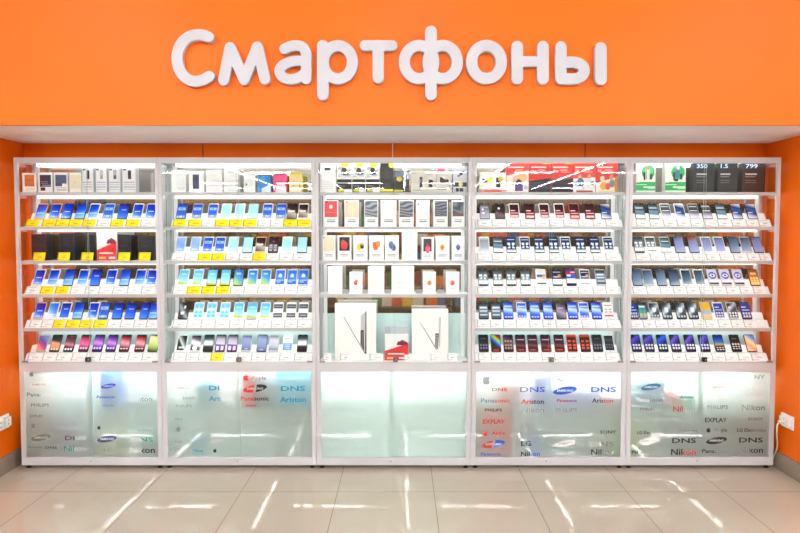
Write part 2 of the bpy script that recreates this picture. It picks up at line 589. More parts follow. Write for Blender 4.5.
# (door index 0 left / 1 right, x0, x1, yc, text or mark, colour, colour2)
LOGO = {
    0: [(0, 29, 34, 374, '@apple', GR, 0), (0, 38, 48, 375, 'Apple', WH, 0), (0, 29, 49, 384.5, '@sam', WH, 0), (0, 27, 54, 394.5, 'Panasonic', GR, WH),
        (0, 31, 49, 405, 'PHILIPS', GR, 0), (0, 63, 84, 385.5, 'DNS', WH, 0), (0, 63, 86, 396, 'Ariston', WH, 0),
        (0, 30, 43, 416, 'EXPLAY', GR, 0), (0, 31, 36, 425.5, '@apple', GR, 0), (0, 31, 51, 437.5, '@sam', _('6e7674'), 0), (0, 28, 42, 447, 'Panasonic', GR, 0),
        (0, 45, 57, 447.5, 'DNS', DK, 0), (0, 61, 76, 428, 'LG Electronics', WH, 0), (0, 65, 86, 438, 'DNS', PU, WH), (0, 64, 86, 448.5, 'Nikon', TE, WH),
        (1, 101, 116, 386, '@sam', BL, 0), (1, 97, 115, 397, 'Panasonic', BL, 0), (1, 103, 114, 405.5, 'PHILIPS', _('7aa6d8'), 0),
        (1, 128, 150, 388, 'DNS', WH, 0), (1, 128, 152, 399, 'Ariston', WH, GR), (1, 97, 101, 427.5, '@apple', DK, 0), (1, 97, 117, 439, '@sam', _('4d5a86'), 0),
        (1, 104, 110, 449.5, 'LG', GR, 0), (1, 138, 152, 430.5, 'LG Electronics', GR, 0), (1, 131, 153, 439.5, 'DNS', WH, TE), (1, 130, 155, 450, 'Nikon', WH, DK)],
    1: [(0, 174, 179, 376, '@apple', WH, 0), (0, 208, 232, 377.5, 'SONY', WH, 0), (0, 173, 195, 388, '@sam', WH, 0), (0, 209, 232, 388, 'DNS', CY_, WH),
        (0, 170, 196, 397.5, 'Panasonic', WH, FG), (0, 209, 232, 398.5, 'Ariston', CY_, WH), (0, 176, 192, 406, 'PHILIPS', FG, 0), (0, 175, 183, 419, 'EXPLAY', GR, 0),
        (0, 176, 181, 429, '@apple', GR, 0), (0, 175, 182, 442, 'DNS', GR, 0), (0, 193, 203, 450.5, 'Nikon', CY_, 0), (0, 213, 217, 450.5, '@apple', DK, 0),
        (0, 170, 176, 449, 'LG', FG, 0), (0, 212, 221, 441, '@sam', WH, 0),
        (1, 243, 249, 377.5, '@apple', RD, 0), (1, 251, 266, 378.5, 'Apple', FG, GR), (1, 288, 306, 378, 'SONY', WH, 0), (1, 243, 267, 388.5, '@sam', RD, DK),
        (1, 281, 305, 388.5, 'DNS', CY_, 0), (1, 241, 269, 398.5, 'Panasonic', RD, DK), (1, 280, 306, 399.5, 'Ariston', CY_, 0), (1, 246, 256, 405.5, 'PHILIPS', RD, 0)],
    2: [],
    3: [(0, 482, 491, 380, '@apple', FG, 0), (0, 492, 507, 389.5, 'DNS', GR, RD), (0, 520, 545, 389.5, 'DNS', GR, BL), (0, 481, 510, 400.5, 'Panasonic', _('6aa0c0'), RD),
        (0, 521, 544, 401.5, 'Ariston', RD, DK), (0, 485, 502, 410, 'PHILIPS', DK, 0), (0, 522, 544, 410, 'Nikon', FG, GR), (0, 483, 505, 421.5, 'EXPLAY', RD, 0),
        (0, 483, 488, 433.5, '@apple', RD, 0), (0, 492, 505, 433.5, 'Apple', RD, 0), (0, 482, 505, 444, '@sam', _('c24438'), BL), (0, 481, 501, 454, 'Panasonic', BL, 0),
        (0, 521, 531, 443.5, 'LG', DK, 0), (0, 521, 540, 454, 'Nikon', DK, BL),
        (1, 557, 568, 380, 'Apple', BL, FG), (1, 553, 577, 390.5, '@sam', BL, 0), (1, 591, 616, 389.5, 'DNS', BL, 0), (1, 557, 577, 400.5, 'Panasonic', RD, _('a04a8a')),
        (1, 592, 613, 400.5, 'Ariston', DK, RD), (1, 556, 577, 410, 'PHILIPS', FG, 0), (1, 600, 616, 432, 'SONY', DK, 0), (1, 555, 576, 443.5, '@sam', WH, 0),
        (1, 590, 614, 444, 'DNS', WH, GR), (1, 591, 614, 452, 'Nikon', DK, FG), (1, 556, 576, 453.5, 'Panasonic', WH, 0), (1, 556, 566, 380, 'LG', WH, 0)],
    4: [(0, 641, 661, 387, '@sam', _('3b7fa8'), 0), (0, 637, 663, 400, 'Panasonic', WH, GR), (0, 640, 656, 409, 'PHILIPS', GR, 0), (0, 680, 694, 397, 'Ariston', TE, 0),
        (0, 672, 695, 387, 'DNS', WH, 0), (0, 673, 695, 409, 'Nikon', _('b85a5c'), FG), (0, 637, 663, 432.5, 'LG Electronics', DK, WH), (0, 679, 697, 430.5, 'LG Electronics', FG, GR),
        (0, 672, 696, 440.5, 'DNS', DK, 0), (0, 638, 660, 441, '@sam', WH, 0), (0, 632, 653, 452, 'Panasonic', DK, FG), (0, 671, 696, 452, 'Nikon', _('202426'), _('d8445c')),
        (1, 707, 712, 377, '@apple', WH, 0), (1, 744, 765, 377, 'SONY', WH, FG), (1, 707, 727, 387, '@sam', WH, 0), (1, 742, 764, 387, 'DNS', WH, 0),
        (1, 705, 731, 397.5, 'Panasonic', WH, 0), (1, 742, 765, 397.5, 'Ariston', WH, 0), (1, 707, 728, 407, 'PHILIPS', FG, GR), (1, 742, 765, 407.5, 'Nikon', FG, GR),
        (1, 705, 727, 420, 'EXPLAY', DK, 0), (1, 748, 763, 419, 'SONY', GR, 0), (1, 706, 711, 430, '@apple', DK, 0), (1, 714, 727, 430.5, 'Apple', FG, DK),
        (1, 737, 766, 430, 'LG Electronics', DK, GR), (1, 706, 727, 440.5, '@sam', DK, 0), (1, 739, 763, 440, 'DNS', DK, 0), (1, 702, 729, 451, 'Panasonic', DK, FG),
        (1, 739, 763, 450, 'Nikon', FG, DK)],
}
APPLE = [(.50, .80), (.62, .84), (.78, .80), (.88, .70), (.78, .58), (.76, .44), (.90, .30), (.80, .10), (.66, 0), (.50, .05), (.34, 0), (.16, .12), (.05, .40), (.12, .70), (.28, .83)]
LEAF = [(.50, .84), (.54, .95), (.68, 1.05), (.66, .92)]


def put_logo(mb, x0, x1, zc, what, c1, c2, y):
    w = x1 - x0
    c2 = c2 or None
    if what == '@apple':
        h = w * 1.05
        for sh in (APPLE, LEAF):
            mb.face([(x0 + a * w, y, zc - h / 2 + b * h) for a, b in reversed(sh)][::-1], 0, c1)
    elif what == '@sam':
        n, a, b, t = 28, w / 2, w * .155, .17
        pts = []
        for q in range(n):
            p = 2 * math.pi * q / n
            ex, ez = a * math.cos(p), b * math.sin(p)
            pts.append((x0 + a + ex * math.cos(t) - ez * math.sin(t), y, zc + ex * math.sin(t) + ez * math.cos(t)))
        if c2 is None:
            mb.face(pts, 0, c1)
        else:
            mid = [p for p in pts if p[0] <= x0 + a]
            mb.face(mid, 0, c1)
            r = [p for p in pts if p[0] > x0 + a]
            k0 = next(i for i in range(n) if pts[i][0] <= x0 + a)
            rr = [pts[(k0 - 1 - i) % n] for i in range(len(r))][::-1]
            mb.face(rr, 0, c2)
        inner = _('f0f2f2') if sum(c1) < 1.2 else _('aeb6b4')
        put_text(mb, 'SAMSUNG', x0 + w * .16, x1 - w * .16, zc - w * .05, zc + w * .05, y - .0004, inner)
    else:
        h = {'DNS': .21, 'Ariston': .21, 'Nikon': .25, 'SONY': .2, 'EXPLAY': .2, 'PHILIPS': .18, 'Apple': .36, 'LG': .5, 'Panasonic': .15, 'LG Electronics': .12}.get(what, .2) * w
        put_text(mb, what, x0, x1, zc - h / 2, zc + h / 2, y, c1, True, c2)


def cabinet(i):
    x0, x1 = XB[i], XB[i + 1]
    cx = (x0 + x1) / 2
    org = (cx, YFR, 0)
    root = link('display_cabinet', None, None, org)
    tag(root, CLAB[i], 'cabinet', 'row of display cabinets')
    g = .0012
    a, b = x0 + g, x1 - g

    def part(name, mb, mats, par=None):
        return link(name, mb.data(name, mats, org), par or root)
    # frame
    f = MB()
    for s in (0, 1):
        for yy in ((YFR, YFR + .022), (YBK - .006, YBK + .004)):
            xa, xb = (a, a + POST) if s == 0 else (b - POST, b)
            f.box(xa, xb, yy[0], yy[1], Z_DECK - .01, Z_RAIL + .001)
            xa, xb = (a, a + POSTL) if s == 0 else (b - POSTL, b)
            f.box(xa, xb, yy[0], yy[1], Z_DOORB - .001, Z_DOORT + .001)
    for yy in ((YFR - .0004, YFR + .0224), (YBK - .0064, YBK + .0044)):
        f.box(a - .0002, b + .0002, yy[0], yy[1], Z_RAIL, Z_TOP)
        f.box(a - .0002, b + .0002, yy[0], yy[1], Z_DOORT, Z_DECK - .004)
        f.box(a - .0002, b + .0002, yy[0], yy[1], Z_BOT, Z_DOORB)
    for s in (0, 1):
        xa, xb = (a, a + .02) if s == 0 else (b - .02, b)
        f.box(xa, xb, YFR + .02, YBK, Z_RAIL + .006, Z_TOP - .0005)
        f.box(xa, xb, YFR + .02, YBK, Z_DOORT + .01, Z_DECK - .005)
        f.box(xa, xb, YFR + .02, YBK, Z_BOT + .001, Z_BOT + .03)
    part('frame', f, M['frame'])
    t = MB(); t.box(a + .02, b - .02, YFR + .022, YBK - .006, Z_TOP - .018, Z_TOP - .002); part('top_panel', t, M['smoked'])
    t = MB(); t.box(a + .0205, b - .0205, YFR + .0225, YBK - .0065, Z_DECK - .02, Z_DECK); part('deck', t, M['white'])
    t = MB(); t.box(a + .0205, b - .0205, YFR + .0225, YBK - .0065, Z_BOT + .005, Z_BOT + .03); part('bottom_board', t, M['white'])
    # back : mirror above, frosted glass behind the two lowest rows, white board in the base
    t = MB(); t.box(a + POST, b - POST, YBK - .006, YBK, Z_FROST, Z_RAIL); part('mirror_back', t, M['mirror'])
    t = MB(); t.box(a + POST, b - POST, YBK - .006, YBK, Z_DECK, Z_FROST - .0005); part('frosted_back', t, M['frostback'])
    t = MB(); t.box(a + POSTL, b - POSTL, YBK - .006, YBK, Z_BOT + .03, Z_DOORT); part('base_back', t, M['white'])
    for s in (0, 1):
        xa = a + .006 if s == 0 else b - .011
        t = MB(); t.box(xa, xa + .005, YFR + .0225, YBK - .0066, Z_DECK, Z_RAIL + .005, mf=(1, 0, 1, 0, 1, 1)); part('side_glass', t, [M['glass'], M['glassedge']])
        xa = a + .006 if s == 0 else b - .014
        t = MB(); t.box(xa, xa + .008, YFR + .0225, YBK - .0066, Z_BOT + .03, Z_DOORT + .009); part('base_side', t, M['frost'] if (i == 4 and s) or (i == 0 and not s) else M['white'])
        xa = a + .026 if s == 0 else b - .051
        t = MB(); t.box(xa, xa + .025, YBK - .014, YBK - .0062, Z_DECK, Z_RAIL); part('upright', t, M['acryl'])
    # shelves with a front lip, led strip under the lip, light bar at the back
    shelves = Z_SH[:4] if i == 2 else Z_SH
    for z in shelves:
        t = MB()
        t.box(a + .013, b - .013, YFR + .026, YBK - .0145, z - .008, z)
        part('shelf', t, M['white'])
        t = MB(); t.box(a + .013, b - .013, YFR + .0225, YFR + .0258, z - .021, z + .0005); part('shelf_lip', t, M['lip'])
    for z in [Z_RAIL + .019] + shelves:
        zb = z - .008 if z in Z_SH else z
        t = MB(); t.box(a + .03, b - .03, YFR + .0262, YFR + .037, zb - .009, zb - .0002)
        part('light_strip', t, M['strip'])
        t = MB(); t.box(a + .055, b - .055, YBK - .045, YBK - .016, zb - .024, zb - .0002); part('light_bar', t, M['bar'])
    t = MB(); t.box(a + .05, b - .05, YFR + .0235, YFR + .0365, Z_DECK - .032, Z_DECK - .0205); part('light_strip', t, M['strip_low'])
    # sliding glass doors
    gx0, gx1, gm = a + POST - .004, b - POST + .004, (a + b) / 2 + (.004 if i else 0)
    for s, (p0, p1, yy) in enumerate(((gx0, gm + .006, YFR + .004), (gm - .006, gx1, YFR + .011))):
        t = MB(); t.box(p0, p1, yy, yy + .005, Z_DECK - .003, Z_RAIL + .003, mf=(0, 1, 0, 1, 1, 1))
        part('glass_door', t, [M['glass'], M['glassedge']])
    lx, lz = PX((88.3, 239, 395.5, 551.2, 704)[i], YFR, Z_DECK + .02), PZ(359.5, YFR)
    t = MB(); t.prism_y(rrect(lx - .016, lx + .016, lz - .014, lz + .016, .004), YFR - .012, YFR + .0038, 0)
    lk = part('lock', t, M['black'] if i in (0, 4) else mat('lock_housing', (.16, .14, .12), .35, .5))
    n = 12
    t = MB(); t.prism_y([(lx + .006 + .006 * math.cos(2 * math.pi * q / n), lz + .001 + .006 * math.sin(2 * math.pi * q / n)) for q in range(n)], YFR - .014, YFR - .0121)
    part('lock_cylinder', t, M['steel'], lk)
    for sx in (a + POST + .001, b - POST - .036):
        t = MB(); t.box(sx, sx + .035, YFR - .004, YFR + .003, Z_DECK - .004, Z_DECK + .008); part('rail_stop', t, M['steel'])
    # lower cabinet
    t = MB(); t.box(a + POSTL, b - POSTL, YFR + .0165, YBK - .0065, Z_MID - .007, Z_MID, mf=(1, 0, 0, 0, 0, 0)); part('glass_shelf', t, [M['greenglass'], M['shelfedge']])
    d0, d1, dm = a + POSTL - .004, b - POSTL + .004, PX((90, 238, 391.5, 548, 700)[i], YFR, .3)
    doors = []
    for s, (p0, p1, yy) in enumerate(((d0, dm + .014, YFR + .003), (dm - .014, d1, YFR + .010))):
        t = MB(); t.box(p0, p1, yy, yy + .005, Z_DOORB - .003, Z_DOORT + .003, mf=(0, 1, 0, 1, 1, 1))
        doors.append(part('frosted_door', t, [M['frost'], M['glassedge']]))
        for (ds, lx0, lx1, yc, what, c1, c2) in LOGO[i]:
            if ds != s:
                continue
            zc = PZ(yc, yy)
            tt = MB()
            put_logo(tt, PX(lx0, yy, zc), PX(lx1, yy, zc), zc, what, c1, c2, yy - .0006)
            part('logo', tt, M['text'], doors[-1])
    kx, kz = PX((91, 238, 391, 546, 697)[i], YFR, .05), PZ(461, YFR)
    t = MB(); t.prism_y([(kx + .005 * math.cos(2 * math.pi * q / n), kz + .005 * math.sin(2 * math.pi * q / n)) for q in range(n)], YFR - .005, YFR - .0005); part('door_lock', t, M['steel'])
    for fx in (a + .03, b - .03):
        for fy in (YFR + .03, YBK - .03):
            t = MB()
            t.mesh([(fx + r * math.cos(2 * math.pi * q / n), fy + r * math.sin(2 * math.pi * q / n), z) for r, z in ((.016, 0), (.016, .008), (.008, .012), (.008, Z_BOT + .002)) for q in range(n)],
                   [tuple(reversed(range(n))), tuple(range(3 * n, 4 * n))] + [(r * n + q, r * n + (q + 1) % n, (r + 1) * n + (q + 1) % n, (r + 1) * n + q) for r in range(3) for q in range(n)])
            part('foot', t, M['black'])


for i in range(5):
    cabinet(i)

# ------------------------------------------------------------------ screens
def ramp(stops, t):
    t = min(1, max(0, t))
    for (a, ca), (b, cb) in zip(stops[:-1], stops[1:]):
        if t <= b:
            return mixc(ca, cb, (t - a) / (b - a + 1e-9))
    return stops[-1][1]


def SC(stops, diag=0., marks=()):
    st = [(a, lin(c)) for a, c in stops]
    mk = [(m[0],) + tuple(lin(q) if isinstance(q, str) else q for q in m[1:]) for m in marks]

    def fn(u, v):
        c = ramp(st, v + diag * (u - .5))
        for m in mk:
            if m[0] == 'g':      # icon grid v0 v1 cols rows col
                _k, v0, v1, nc, nr, col = m
                if v0 <= v <= v1 and .06 < u < .94:
                    uu, vv = (u - .06) / .88 * nc % 1, (v - v0) / (v1 - v0) * nr % 1
                    if .2 < uu < .8 and .2 < vv < .8:
                        c = mixc(c, col, .85)
            elif m[0] == 'b':    # bar u0 u1 v0 v1 col
                _k, u0, u1, v0, v1, col = m
                if u0 <= u <= u1 and v0 <= v <= v1:
                    c = mixc(c, col, .85)
            elif m[0] == 'd':
                _k, cu, cvv, r, col = m
                if (u - cu) ** 2 + ((v - cvv) * 1.7) ** 2 < r * r:
                    c = col
        return tuple(q ** 1.3 for q in c)
    return fn


# name: (screen function, words for the label)
W_ = 'ffffff'
STY = {
    'royal': (SC([(0, '8fc0fa'), (.3, '3f86f2'), (.55, '1c56e0'), (1, '0b2fb0')], .35, [('b', .25, .75, .42, .5, 'dfeaff'), ('g', .03, .14, 4, 1, 'e8f2ff')]), 'royal-blue screen'),
    'azure': (SC([(0, 'a9d3f8'), (.35, '69acf2'), (.6, '2668e2'), (1, '1238a8')], -.2, [('b', .1, .9, .3, .36, 'cfe3fb')]), 'azure gradient screen'),
    'cobalt': (SC([(0, '5b9bef'), (.4, '2d6ce0'), (.75, '1849c8'), (1, '0a1f78')], .15, [('b', .3, .8, .55, .6, 'b8d2ff')]), 'cobalt-blue screen'),
    'sky': (SC([(0, 'd9ecfd'), (.3, '8fc1f5'), (.7, '4f94ec'), (1, '3a7fe0')], .5, [('g', .05, .3, 4, 2, 'f2f8ff')]), 'sky-blue screen'),
    'purpleorange': (SC([(0, 'f2b08e'), (.3, 'd65f8a'), (.6, '7e62b8'), (1, '8aa8dd')], .6), 'purple and orange screen'),
    'darkorange': (SC([(0, '2a2024'), (.2, 'e0a070'), (.5, 'e8b39a'), (.65, '3b4350'), (1, '20242c')], .1, [('g', .06, .2, 3, 1, 'f5e8dc')]), 'dark screen with peach band'),
    'darkred': (SC([(0, '2a1c22'), (.2, '3c2430'), (.4, 'd88c9a'), (.6, '8a5560'), (1, '2c1a1e')], .1, [('g', .06, .22, 3, 1, 'ffffff'), ('b', .4, 1, .85, .95, 'b03028')]), 'dark red screen'),
    'pink': (SC([(0, '4a1838'), (.2, '9a2c6a'), (.45, 'f07ab0'), (.7, 'd84c80'), (1, '3a1430')], .1, [('g', .1, .25, 3, 1, 'ffd8ec')]), 'hot-pink screen'),
    'purple': (SC([(0, '3a1a70'), (.25, '6a30b0'), (.5, 'd79ae8'), (.75, '8c4fc4'), (1, '2c1748')], .1, [('g', .1, .28, 3, 1, 'f0e2ff')]), 'purple screen'),
    'rose': (SC([(0, '5a2030'), (.2, '8a3040'), (.5, 'f0b4c0'), (.75, 'c84a58'), (1, '2a1014')], .1, [('g', .08, .24, 3, 1, 'ffffff')]), 'rose-red screen'),
    'lime': (SC([(0, '5a6a30'), (.2, 'a9c060'), (.55, 'e0eca0'), (.9, 'f4f2cc'), (1, '20241c')], .1), 'yellow-green screen'),
    'widget': (SC([(0, '6fa0ea'), (.4, '3f6fd8'), (.7, '4a7be0'), (1, '2c54b8')], .1, [('b', .15, .85, .55, .75, 'b9d2ff'), ('b', .3, .6, .6, .7, '4470d4'), ('g', .05, .2, 4, 1, 'dfeafd')]), 'blue widget screen'),
    'ice': (SC([(0, 'cdeaf2'), (.5, 'aee0ee'), (1, 'bfe3f0')], .1, [('b', .2, .8, .2, .26, 'e8f6fa')]), 'ice-blue screen'),
    'pale': (SC([(0, 'b9cff0'), (.5, '8fb0ea'), (1, 'a9c2ee')], .25, [('b', .2, .8, .1, .18, 'dfe9fa')]), 'pale lavender-blue screen'),
    'cyanlime': (SC([(0, 'd8d23c'), (.1, 'd4da58'), (.16, 'bfe6ee'), (.6, '8ed4ee'), (1, '6fc2e8')], .1, [('b', .25, .75, .7, .78, 'd8f0f8')]), 'cyan screen with yellow foot'),
    'bluegreen': (SC([(0, 'b9d88a'), (.2, '9ccdb4'), (.5, '5aa9e0'), (1, '3a86d8')], .4, [('b', .2, .7, .7, .8, 'bfe0f8')]), 'blue-to-green screen'),
    'ripple': (SC([(0, '2f6fd8'), (.5, '5a9cf0'), (1, '3574dc')], .2, [('d', .5, .62, .22, 'e4f0ff'), ('b', .1, .9, .25, .32, 'cfe2ff'), ('b', .1, .6, .1, .16, 'cfe2ff'), ('b', .1, .9, .9, 1, '4a84e4')]), 'blue screen with white marks'),
    'brown': (SC([(0, '7d7370'), (.4, 'c9c2bc'), (.6, '4a3038'), (1, '2c2226')], .3, [('b', .1, .8, .45, .55, 'efeae6')]), 'brown and grey screen'),
    'darkpurple': (SC([(0, '4e4650'), (.3, '8d8794'), (.6, '4a3c50'), (1, '2a2034')], .1, [('d', .5, .72, .1, 'e06a50'), ('g', .05, .5, 2, 3, 'cfc8d4')]), 'dark plum screen'),
    'monopic': (SC([(0, '3c4044'), (.4, 'b8bcc0'), (.7, '5a6064'), (1, '2c3034')], .9, [('d', .4, .35, .2, 'e8eaec'), ('d', .6, .7, .15, 'dfe2e4')]), 'black and white picture screen'),
    'cyantile': (SC([(0, '9fdcf0'), (.5, 'bfe8f4'), (1, '8fd2ea')], 0, [('g', .05, .45, 2, 2, '6cc4e6'), ('b', .1, .9, .5, .62, 'f4fcff'), ('g', .65, .95, 2, 1, '78cbe8')]), 'white and cyan tiled screen'),
    'stripes': (SC([(0, 'f2f4f6'), (1, 'f4f6f8')], 0, [('b', 0, 1, .02, .3, '343848'), ('b', .1, .9, .1, .2, 'c8ccd8'), ('b', 0, 1, .6, .95, '2c3042'), ('b', .1, .9, .72, .8, 'aeb4c8')]), 'white screen with dark bands'),
    'diagdark': (SC([(0, '2f3a3c'), (.3, '48565a'), (.45, 'e8ecec'), (.7, '9aa4a4'), (1, '2a3032')], 1., [('b', .2, .8, .15, .22, 'dfe6e6')]), 'dark screen with white slash'),
    'whitedark': (SC([(0, '3a4450'), (.25, '6a7c88'), (.4, 'f4f6f6'), (.6, 'e4dfe6'), (.75, '8a7c90'), (1, '22262c')], .2, [('d', .45, .15, .25, 'f2f6fa')]), 'white-banded dark screen'),
    'blackband': (SC([(0, '16191a'), (.3, '2c3234'), (.42, 'f0f4f4'), (.6, 'dfe6e8'), (.75, '6a7880'), (1, '1a2426')], 0, [('b', 0, 1, .0, .05, '0c0e0e')]), 'black screen with white middle'),
    'violettile': (SC([(0, '6a3a96'), (.38, '8a54b8'), (.45, 'dcd6e8'), (.75, 'c4bccc'), (1, '343848')], .05, [('g', .05, .32, 2, 2, 'f4ecfa')]), 'screen with violet tiles'),
    'greyblue': (SC([(0, '7480a8'), (.4, '98a6cc'), (.75, 'a8b2d2'), (1, '7c88ac')], .1, [('b', .3, .7, .05, .1, 'c4cce0')]), 'grey-blue screen'),
    'silvergrey': (SC([(0, '8f95a8'), (.3, 'c8cdd8'), (.7, 'dde0e6'), (1, '9aa0ac')], .05), 'silver-grey screen'),
    'whiteblue': (SC([(0, '7fa8ea'), (.45, '8fb4ee'), (.55, 'f6f8fc'), (1, 'f4f6fa')], 0, [('g', .05, .45, 1, 4, 'c8dcfa'), ('b', .15, .85, .75, .8, 'aab4c4')]), 'white and light-blue screen'),
    'greyicons': (SC([(0, 'c9c4d4'), (.5, 'a39cae'), (1, '6a6670')], 0, [('d', .3, .6, .12, 'f8f8fc'), ('d', .35, .38, .14, 'f4f4fa'), ('b', .1, .9, .78, .84, 'cfd4d8')]), 'mauve-grey screen'),
    'winered': (SC([(0, 'c87880'), (.25, '9a3040'), (.6, '5a2030'), (1, '3a1c22')], .05, [('b', .15, .55, .48, .58, 'f8e8ea'), ('b', .15, .85, .3, .4, 'f0c8cc'), ('b', .1, .9, .08, .16, 'f4e4e6')]), 'wine-red screen'),
    'smoke': (SC([(0, '5c6878'), (.25, '8a6a74'), (.5, '4a3c44'), (1, '3a3438')], .3, [('d', .4, .7, .13, 'f4f4f4')]), 'smoky dark screen'),
    'fourdots': (SC([(0, 'f2f4f8'), (.12, 'd8dee8'), (.2, '2a3c60'), (.6, '24407c'), (1, '28405c')], 0, [('d', .28, .55, .16, 'e4f0fc'), ('d', .72, .55, .16, 'e4f0fc'), ('d', .28, .3, .14, 'dfeaf6'), ('d', .72, .3, .14, 'dfeaf6'), ('b', .15, .85, .82, .88, 'c8d8ec')]), 'navy screen with four white icons'),
    'greyblank': (SC([(0, 'e4e6ec'), (.3, 'b4b8c4'), (.8, '9aa2aa'), (1, 'd4d8dc')], 0), 'blank grey screen'),
    'greyfour': (SC([(0, '7f8a90'), (.12, 'f6f8f8'), (.25, 'f4f6f6'), (.35, '9aa6ac'), (.8, '6f7c84'), (1, '3a4248')], 0, [('d', .28, .62, .15, 'f4f8fa'), ('d', .72, .62, .15, 'f4f8fa'), ('d', .3, .42, .13, 'e8f0f2'), ('d', .7, .42, .13, 'e8f0f2'), ('b', .2, .8, .85, .9, 'f4f4f4'), ('g', 0, .1, 6, 1, '2c3438')]), 'grey screen with four icons'),
    'goldpage': (SC([(0, '1c4a50'), (.08, '2a6a70'), (.12, 'fafaf4'), (.3, 'f4f4f0'), (.38, 'd8dce4'), (.6, 'a8b0c8'), (.65, '38405c'), (.72, 'dfe6ea'), (1, 'cfd6d0')], 0, [('d', .78, .5, .2, 'f0b83c'), ('b', .05, .6, .5, .6, '4a5cb0')]), 'white page with gold dot screen'),
    'flagpage': (SC([(0, '24304c'), (.1, '2c3c60'), (.14, 'f4f6fa'), (.4, 'e6e8f2'), (.45, '3a5cc0'), (.65, '4a70d8'), (.75, 'd04048'), (1, '3448a0')], 0, [('b', .1, .5, .58, .66, 'f0f2fa'), ('b', .5, .95, .8, .88, 'f4e8ea')]), 'blue and red page screen'),
    'darkpage': (SC([(0, '2c3854'), (.1, 'f0f2f6'), (.35, 'f4f4f8'), (.4, '5a6890'), (.7, '343c5c'), (1, '222a44')], 0, [('b', .1, .6, .5, .56, 'dfe4f4'), ('d', .75, .58, .17, 'e8b24c'), ('b', .1, .9, .82, .87, 'c8d0e4')]), 'dark page with gold dot screen'),
    'blinds': (SC([(0, '5a6a80'), (.5, '8f9fb0'), (1, '384450')], 0, [('b', .1, .9, .2, .28, 'f0f6fa'), ('b', .1, .9, .42, .5, 'f4f8fc'), ('b', .1, .9, .65, .72, 'e8f0f4'), ('b', .1, .6, .85, .9, 'd8e0e8')]), 'grey-blue striped screen'),
    'brightblue': (SC([(0, '2c4cf0'), (.3, '5a84f8'), (.55, 'cfe0ff'), (.7, '7aa8fa'), (1, '2848d8')], .1, [('g', .04, .18, 3, 1, 'ffffff'), ('b', .15, .85, .75, .82, 'e4eeff')]), 'bright-blue screen with white icons'),
    'mauve': (SC([(0, '6a6478'), (.4, 'b8a8b8'), (.7, '8a7c90'), (1, '524858')], .3, [('b', .2, .8, .6, .66, 'dccfdc')]), 'mauve screen'),
    'redlist': (SC([(0, 'f8f4f2'), (1, 'f6f0ee')], 0, [('b', .05, .95, .08, .2, 'd8584c'), ('g', .25, .7, 2, 2, 'e8a098'), ('b', .1, .9, .8, .88, 'c84840')]), 'white screen with red list'),
    'blackdots': (SC([(0, '20242c'), (.5, '2e323a'), (1, '1c1e24')], .1, [('g', .08, .5, 3, 2, '8a88a4'), ('b', .25, .75, .75, .8, '6a7080')]), 'black screen with grey icons'),
    'rainbow': (SC([(0, '3a1c20'), (.35, '24202c'), (.5, '4a3cb0'), (.62, '3c9ad8'), (.75, '6ad060'), (.85, 'e8c83c'), (1, 'a03048')], .5, [('b', .2, .8, .03, .1, 'c83838')]), 'rainbow-swirl screen'),
    'flame': (SC([(0, '3c1a1c'), (.3, '6a3434'), (.6, '7a5a3c'), (.8, '5a3a6a'), (1, '222028')], .3, [('g', .1, .7, 3, 3, 'b8a0a8')]), 'amber and brown screen'),
    'maroon': (SC([(0, 'a83030'), (.1, '6a1c24'), (.2, '30181e'), (.35, '8a4450'), (.5, '3a1a24'), (.75, '5a2850'), (1, '241418')], .05, [('b', .1, .9, .68, .73, 'd8b8cc'), ('b', .2, .8, .05, .1, 'e05848')]), 'maroon striped screen'),
    'redicons': (SC([(0, '2c1c1c'), (.6, '4a2420'), (.88, '6a2c24'), (.92, 'e0584a'), (1, 'e0684c')], 0, [('g', .1, .7, 2, 3, 'f06050')]), 'dark screen with red icons'),
    'paleband': (SC([(0, '24282e'), (.5, '30343c'), (.7, '5a606a'), (1, '1c1e22')], 0, [('g', .1, .5, 3, 2, '7a8090')]), 'black screen with pale edge'),  # paler grey band across the upper part of the screen print
    'greylist': (SC([(0, 'f2f4f6'), (.2, 'eef2f4'), (.3, '6a8aa0'), (.5, '84a4b8'), (.6, '44566a'), (.75, '7a909a'), (1, '34424c')], .05, [('b', .1, .9, .66, .72, 'e4ecf0')]), 'steel-blue list screen'),
    'greydark': (SC([(0, 'ece8f0'), (.2, 'cfc8d8'), (.35, '8a90a0'), (.6, '34404a'), (.8, '7a8488'), (1, '4a4440')], .05, [('b', .1, .9, .5, .56, 'f2f4f4'), ('b', .1, .9, .84, .9, 'e8e4e0')]), 'dark grey list screen'),
    'blurblue': (SC([(0, 'e6eaf6'), (.2, 'b0bad8'), (.35, '2f4a80'), (.6, '3a68a8'), (.75, '24406c'), (1, 'd8dee8')], .2, [('b', .1, .6, .4, .46, 'dfe8f4')]), 'navy and white screen'),
    'slate': (SC([(0, 'b4bad8'), (.4, '98a2cc'), (.8, '8a94bc'), (1, '6a7494')], -.2), 'slate-blue screen'),
    'slatered': (SC([(0, 'aab2d4'), (.5, '98a0c4'), (.8, '9a8aa4'), (1, 'a8483c')], -.2), 'slate screen with red corner'),
    'steel': (SC([(0, 'a9b8cc'), (.4, '7f94ae'), (.8, '64788e'), (1, '4a5c70')], -.25), 'steel-blue screen'),
    'deepsteel': (SC([(0, 'b4c2d0'), (.3, '6a8098'), (.8, '4a607a'), (1, '3a4a5e')], -.15), 'deep steel-blue screen'),
    'ring': (SC([(0, '4a5058'), (.12, 'f2f2f6'), (.4, 'cfcbe8'), (1, 'd4d4ea')], -.1, [('d', .5, .62, .42, '6a70a8'), ('d', .5, .62, .26, 'dfe0f2'), ('d', .52, .62, .12, '3c4470'), ('b', .05, .95, .0, .1, '3a4038')]), 'lavender screen with dark ring'),
